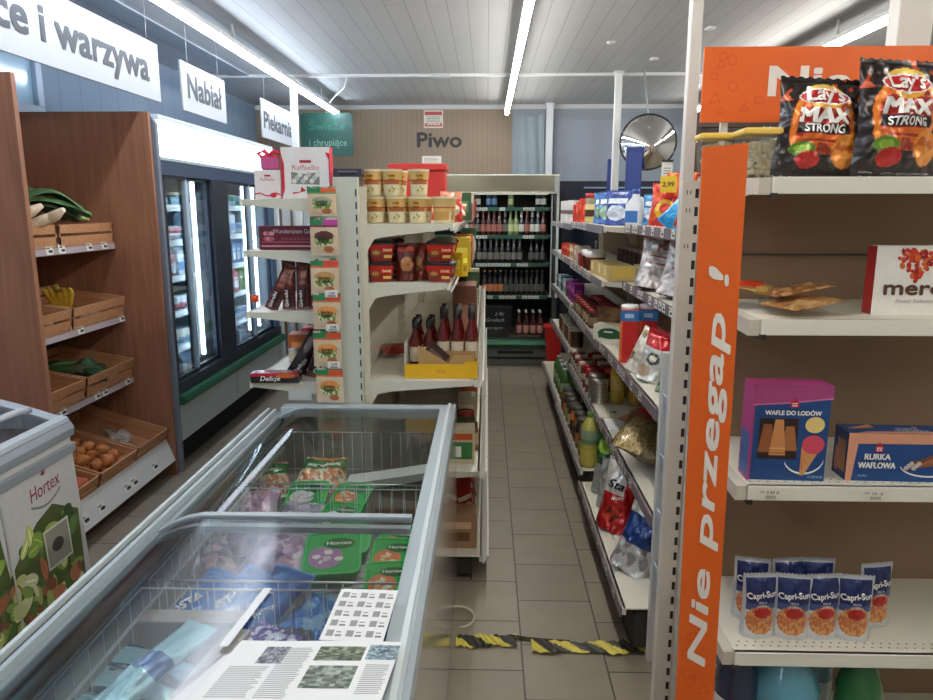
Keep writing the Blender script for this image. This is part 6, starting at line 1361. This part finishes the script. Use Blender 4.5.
mkbox('beer_pack', 'shallow brown cardboard beer pack lying in the cooler well', 'box', None, (.42, 7.535, .301), 0, .34, .03, .04, (110, 84, 64))

# ================================================================ CHEST FREEZER CONTENTS
FG = 'frozen goods in the chest freezer'
def basketfloor(z): return z
def ftub(label, loc, rz, c, c2, s=1.0, name='frozen_tub', rx=8, h=.05, first=[None]):
    r = empty(name, loc, R(rz), label, 'tub', 'green plastic tubs in the freezer'); r.rotation_euler = (R(rx), 0, R(rz))
    w, d = .135*s, .17*s
    m = MB(); loft(m, [rr(w*.82, d*.84, 0, .35), rr(w*.96, d*.97, h)], [(48, 164, 84)]); m.build('tub_body', M['satin'], r)
    m = MB(); loft(m, [rr(w, d, h, .3), rr(w, d, h+.009, .3), rr(w*.9, d*.92, h+.009, .3), rr(w*.88, d*.90, h+.006, .3)], [(60, 184, 96), (66, 192, 102), (56, 172, 88)]); 
    T = lambda x, y, e: Vector((x, y, h+.0062+e))
    m.dell(T, -w*.12, -d*.10, w*.30, d*.26, c, 1, 20); rn = random.Random(int(abs(loc[0]*1000)))
    for i in range(16): a = rn.uniform(0, 6.3); q = rn.uniform(0, .9); m.dell(T, -w*.12+w*.27*q*math.cos(a), -d*.10+d*.23*q*math.sin(a), w*.08, d*.05, (c, c2, (236, 230, 220))[i % 3], 1.5+i*.05, 9)
    m.dell(T, w*.10, d*.20, w*.28, d*.13, (26, 110, 54), 3, 16); m.dtext(T, 'Hortex', w*.10, d*.17, .014*s, W, 4, w=w*.44, align='c', bold=.02)
    m.build('lid', M['gloss'], r); return r
CREAMY, OR_, PU = (226, 224, 214), (222, 128, 84), (176, 130, 170)
ftub('green tub with creamy picture, far middle basket, left of the pair', (-.655, 2.47, .565), 4, CREAMY, (150, 150, 140), 1.1); ftub('green tub with orange picture, far middle basket, right of the pair', (-.49, 2.47, .565), -6, OR_, (236, 190, 130), 1.0)
ftub('green tub with pale picture lying in front of the orange one', (-.50, 2.285, .565), -8, CREAMY, (220, 190, 130), 1.0)
ftub('green tub with purple berry picture under the near lid', (-.45, 1.95, .60), 8, PU, (206, 190, 206), 1.25); ftub('dark green tub behind the purple berry tub', (-.44, 2.14, .56), 2, (60, 120, 70), (90, 150, 90), 1.1)
for i, (y, z) in enumerate(((2.13, .55), (1.98, .58), (1.86, .565))): ftub('green tub with orange vegetable picture at the right wall, %s' % ('farthest', 'middle', 'nearest')[i], (-.275, y, z), -4+5*i, OR_, (226, 200, 150), 1.0)
def fbag(name, label, loc, rz, w, h, d, art, seed, texts=(), rx=-68, grp='frozen bags in the chest freezer', ry=0, mat='foil', **k):
    return mkbag(name, label, 'frozen bag', grp, loc, (R(rx), R(ry), R(rz)), w, h, d, art, texts, mat=mat, seed=seed, wr=1.5, **k)
for i, (x, y, rz) in enumerate(((-.80, 2.60, 20), (-.70, 2.66, -12), (-.60, 2.66, 10))):
    fbag('vegetable_bag', 'frozen bag with green head and orange vegetables, %s in the far basket' % ('leftmost', 'middle', 'rightmost')[i], (x, y-.06, .57), rz, .13, .18, .06, layers([('r', 0, .55, 1, .95, (40, 130, 64)), ('r', .2, .66, .8, .74, (230, 236, 226))], blotch((222, 130, 70), (230, 216, 186), 9)), 140+i, rx=-62)
fbag('pink_bag', 'pale pink frozen bag in the far basket at the left', (-.80, 2.27, .575), 12, .17, .18, .08, blotch((220, 170, 196), (230, 206, 214), 4), 145); fbag('grey_bag', 'pale grey frozen bag beside the pink bag', (-.66, 2.24, .56), -10, .16, .16, .07, blotch((196, 190, 200), (170, 160, 176), 5), 146)
for i, (x, y, rz, c1_, c2_) in enumerate(((-.80, 1.88, 30, (110, 96, 106), (186, 150, 150)), (-.66, 1.90, -12, (150, 120, 150), (110, 90, 120)), (-.56, 1.90, 8, (170, 140, 160), (210, 196, 206)), (-.74, 2.04, 12, (120, 96, 120), (90, 76, 96)))):
    fbag('berry_bag', 'dull %s frozen bag under the near lid, %s' % (('grey-brown', 'mauve', 'light mauve', 'dark plum')[i], ('at the left wall', 'second from the left', 'beside the purple tub', 'at the back')[i]), (x, y, .59), rz, .19, .24, .09, blotch(c1_, c2_, 6), 150+i, rx=-84)
BL = (36, 90, 168)
for i, (x, y, rz) in enumerate(((-.80, 1.60, -28), (-.71, 1.62, -30), (-.62, 1.62, -28))):
    fbag('blue_fish_bag', 'blue frozen bag with white sideways lettering, %s of the group of three' % ('leftmost', 'middle', 'rightmost')[i], (x, y, .585), rz, .14, .23, .07, blotch(BL, (56, 120, 190), 5), 160+i, [('FROSTA', .5, .3, .022, W, .12, dict(rot=R(68))), ('filety', .78, .3, .014, W, .06, dict(rot=R(68)))])
for i, (x, y, rz, c1_, c2_) in enumerate(((-.50, 1.62, -24, (60, 120, 190), (140, 180, 214)), (-.36, 1.60, -30, (50, 110, 180), (110, 150, 190)), (-.26, 1.66, 10, (120, 160, 206), (60, 100, 170)), (-.46, 1.46, 15, (90, 96, 110), (70, 76, 90)))):
    fbag('ice_blue_bag', '%s frozen bag right of the narrow white strip, %s' % (('light blue', 'mid blue', 'pale blue', 'grey')[i], ('left', 'middle', 'at the right wall', 'nearest')[i]), (x, y-.02, .575), rz, .16, .22, .07, blotch(c1_, c2_, 5), 170+i, rx=-84)
for i in range(5):
    fbag('fish_packet', 'pale turquoise frozen fish packet at the bottom left, %s from the near end' % ORD[i], (-.70+.01*i, 1.10+.085*i, .60), 80, .085, .20, .04, lambda u, v: (150, 206, 220) if abs(u-.5) < .36 else (60, 100, 110), 180+i, rx=-80)
fbag('fish_packet', 'long pale turquoise packet lying slantwise over the others', (-.775, 1.22, .66), -24, .09, .30, .05, lambda u, v: (170, 216, 226) if not .4 < v < .6 else (96, 130, 180), 190, rx=-82); fbag('navy_bag', 'navy blue frozen bag at the nearest left corner', (-.80, 1.02, .60), -30, .14, .2, .05, blotch((30, 70, 130), (60, 110, 170), 5), 191)
fbag('violet_bag', 'violet and white frozen bag beside the newspaper', (-.56, 1.40, .61), -30, .14, .16, .06, blotch((110, 84, 170), (230, 226, 240), 8), 192, [('Mix', .5, .4, .03, W, .06, dict(rot=R(60)))])
for i, (x, y, rz) in enumerate(((-.45, 1.15, 10), (-.32, 1.28, -15), (-.30, 1.08, 20))): fbag('dark_frozen_bag', 'dark frozen bag beneath the newspaper, %s' % ORD[i], (x, y, .58), rz, .2, .24, .08, blotch((50, 60, 80), (80, 90, 100), 5), 195+i)
def cardwall(a, b, h, z, label, c=(150, 140, 132)):
    a, b = Vector(a), Vector(b); d = (b-a); m = MB(); m.box((0, -.003, 0), (d.length, .003, h), c); m.box((0, -.003, h), (d.length, .05, h+.004), tuple(int(q*1.12) for q in c))
    tag(m.build('cardboard_divider', M['card'], loc=(a.x, a.y, z), rot=(0, 0, math.atan2(d.y, d.x))), label, 'divider', 'cardboard dividers in the freezer')
cardwall((-.83, 1.53), (-.58, 1.53), .14, .54, 'grey cardboard divider between blue bags and turquoise packets'); cardwall((-.62, 1.02), (-.55, 1.50), .14, .54, 'slanting grey cardboard divider beside the violet bag'); cardwall((-.52, 1.43), (-.22, 1.43), .12, .54, 'grey cardboard divider in front of the light blue bags')
r = empty('brown_freezer_box', (-.36, 2.66, .445), 0, 'brown cardboard box with a white folded top in the far freezer basket', 'box')
m = MB(); m.box((-.16, -.06, 0), (.14, .08, .15), (128, 108, 90)); m.build('box_body', M['card'], r, bev=.002)
m = MB(); m.prism([(-.17, .14), (-.02, .155), (.14, .185), (.14, .215), (-.04, .185), (-.18, .165)], 'y', -.07, .03, (220, 220, 212)); m.build('folded_top', M['card'], r)

# ---- papers and a white strip on the glass
ZG = .8635
r = empty('newspaper', (-.32, 1.00, ZG), R(-1), 'folded newspaper page with small pictures lying on the near glass lid', 'newspaper')
m = MB(); a = [at(240, 642, Z=ZG), at(400, 642, Z=ZG), at(372, 730, Z=ZG), at(165, 730, Z=ZG)]; L = [Vector((p.x+.32, p.y-1.0)) for p in a]
def pq(u, v, e=0):
    p = L[3]*(1-u)*(1-v)+L[2]*u*(1-v)+L[1]*u*v+L[0]*(1-u)*v; return Vector((p.x, p.y, .0025+.0012*math.sin(u*7)*math.sin(v*5)+e))
m.grid(lambda u, v: pq(u, v), 16, 14, (236, 236, 236)); m.grid(lambda u, v: pq(u, v, -.0015), 4, 4, (230, 230, 230), True); 
pr = random.Random(2); Q = lambda x, y, e: pq(x, y, e)
for (u0, v0, u1, v1, c) in ((.19, .70, .34, .92, (120, 120, 130)), (.52, .74, .80, .92, (110, 120, 100)), (.52, .42, .80, .68, (120, 130, 120)), (.82, .76, 1.0, .95, (120, 140, 150)), (.10, .05, .42, .22, (60, 84, 130)), (.46, .0, .80, .14, (90, 96, 90)), (.82, .0, .99, .2, (70, 90, 130))):
    n = 10
    for i in range(n):
        for j in range(n):
            q = pr.uniform(.6, 1.4); cc = tuple(min(255, int(k*q)) for k in c)
            m.drect(Q, u0+(u1-u0)*i/n, v0+(v1-v0)*j/n, u0+(u1-u0)*(i+1)/n, v0+(v1-v0)*(j+1)/n, cc, .6)
for (u0, v0, u1, v1) in ((.06, .30, .30, .66), (.32, .30, .49, .90), (.84, .36, .98, .70)):
    v = v0
    while v < v1: m.drect(Q, u0, v, u0+(u1-u0)*pr.uniform(.85, 1), v+.010, (170, 170, 172), .6); v += .022
m.dtext(Q, 'Nowe Wiadomości w Mieście', .48, .235, .022, (90, 90, 96), 2, w=.48); m.build('page', M['print'], r)
r = empty('price_sheet', (-.24, 1.28, ZG), R(-2), 'white sheet of printed price codes lying on the glass beside the frame', 'sheet')
a = [at(345, 592, Z=ZG), at(398, 592, Z=ZG), at(382, 650, Z=ZG), at(345, 650, Z=ZG)]; m = MB(); m.box((-.065, -.09, .0), (.055, .092, .001), (236, 236, 236)); F = Face((-.065, -.09, .001), (1, 0, 0), (0, 1, 0)); pr = random.Random(8)
for i in range(3):
    for j in range(5):
        x, y = .008+.038*i, .012+.034*j; m.drect(F, x, y, x+.014, y+.02, (150, 150, 152), .8); m.drect(F, x+.018, y, x+.03, y+.006, (130, 130, 134), .8); m.drect(F, x+.018, y+.012, x+.028, y+.016, (150, 150, 152), .8)
m.build('sheet', M['print'], r)
a = [at(220, 641, Z=ZG), at(263, 588, Z=ZG)]
m = MB(); P = at(218, 646, Z=ZG), at(228, 646, Z=ZG), at(272, 588, Z=ZG), at(264, 588, Z=ZG); m.prism([(P[0].x, P[0].y), (P[1].x, P[1].y), (P[2].x, P[2].y), (P[3].x, P[3].y)], 'z', ZG-.001, ZG, (238, 240, 242))  # thin flat white strip slanting across the near lid
tag(m.build('white_strip', M['print']), 'narrow white strip running slantwise across the near glass lid', 'paper')
m = MB(); P = at(170, 700, Z=ZG), at(205, 700, Z=ZG), at(243, 650, Z=ZG), at(224, 655, Z=ZG); m.prism([(p.x, p.y) for p in P], 'z', ZG-.002, ZG-.001, (230, 232, 236))
tag(m.build('paper_sheet', M['print']), 'plain white sheet peeking out left of the newspaper', 'paper')

# ================================================================ CAMERA, LIGHT, VIEW
cam = bpy.data.cameras.new('camera'); co = bpy.data.objects.new('camera', cam); COL.objects.link(co)
cam.sensor_fit = 'HORIZONTAL'; cam.sensor_width = 36; cam.lens = F_PX/933*36; cam.clip_start = .05
co.location = (0, 0, CAM_H); co.rotation_euler = (math.pi/2-TH, 0, PSI); SC.camera = co
w = bpy.data.worlds.new('world'); SC.world = w; w.use_nodes = True; w.node_tree.nodes['Background'].inputs[0].default_value = (.6, .68, .8, 1); w.node_tree.nodes['Background'].inputs[1].default_value = .3
SC.view_settings.view_transform = 'Standard'; SC.view_settings.look = 'None'; SC.view_settings.gamma = 1; SC.view_settings.use_curve_mapping = False
SC.view_settings.exposure = 0.0
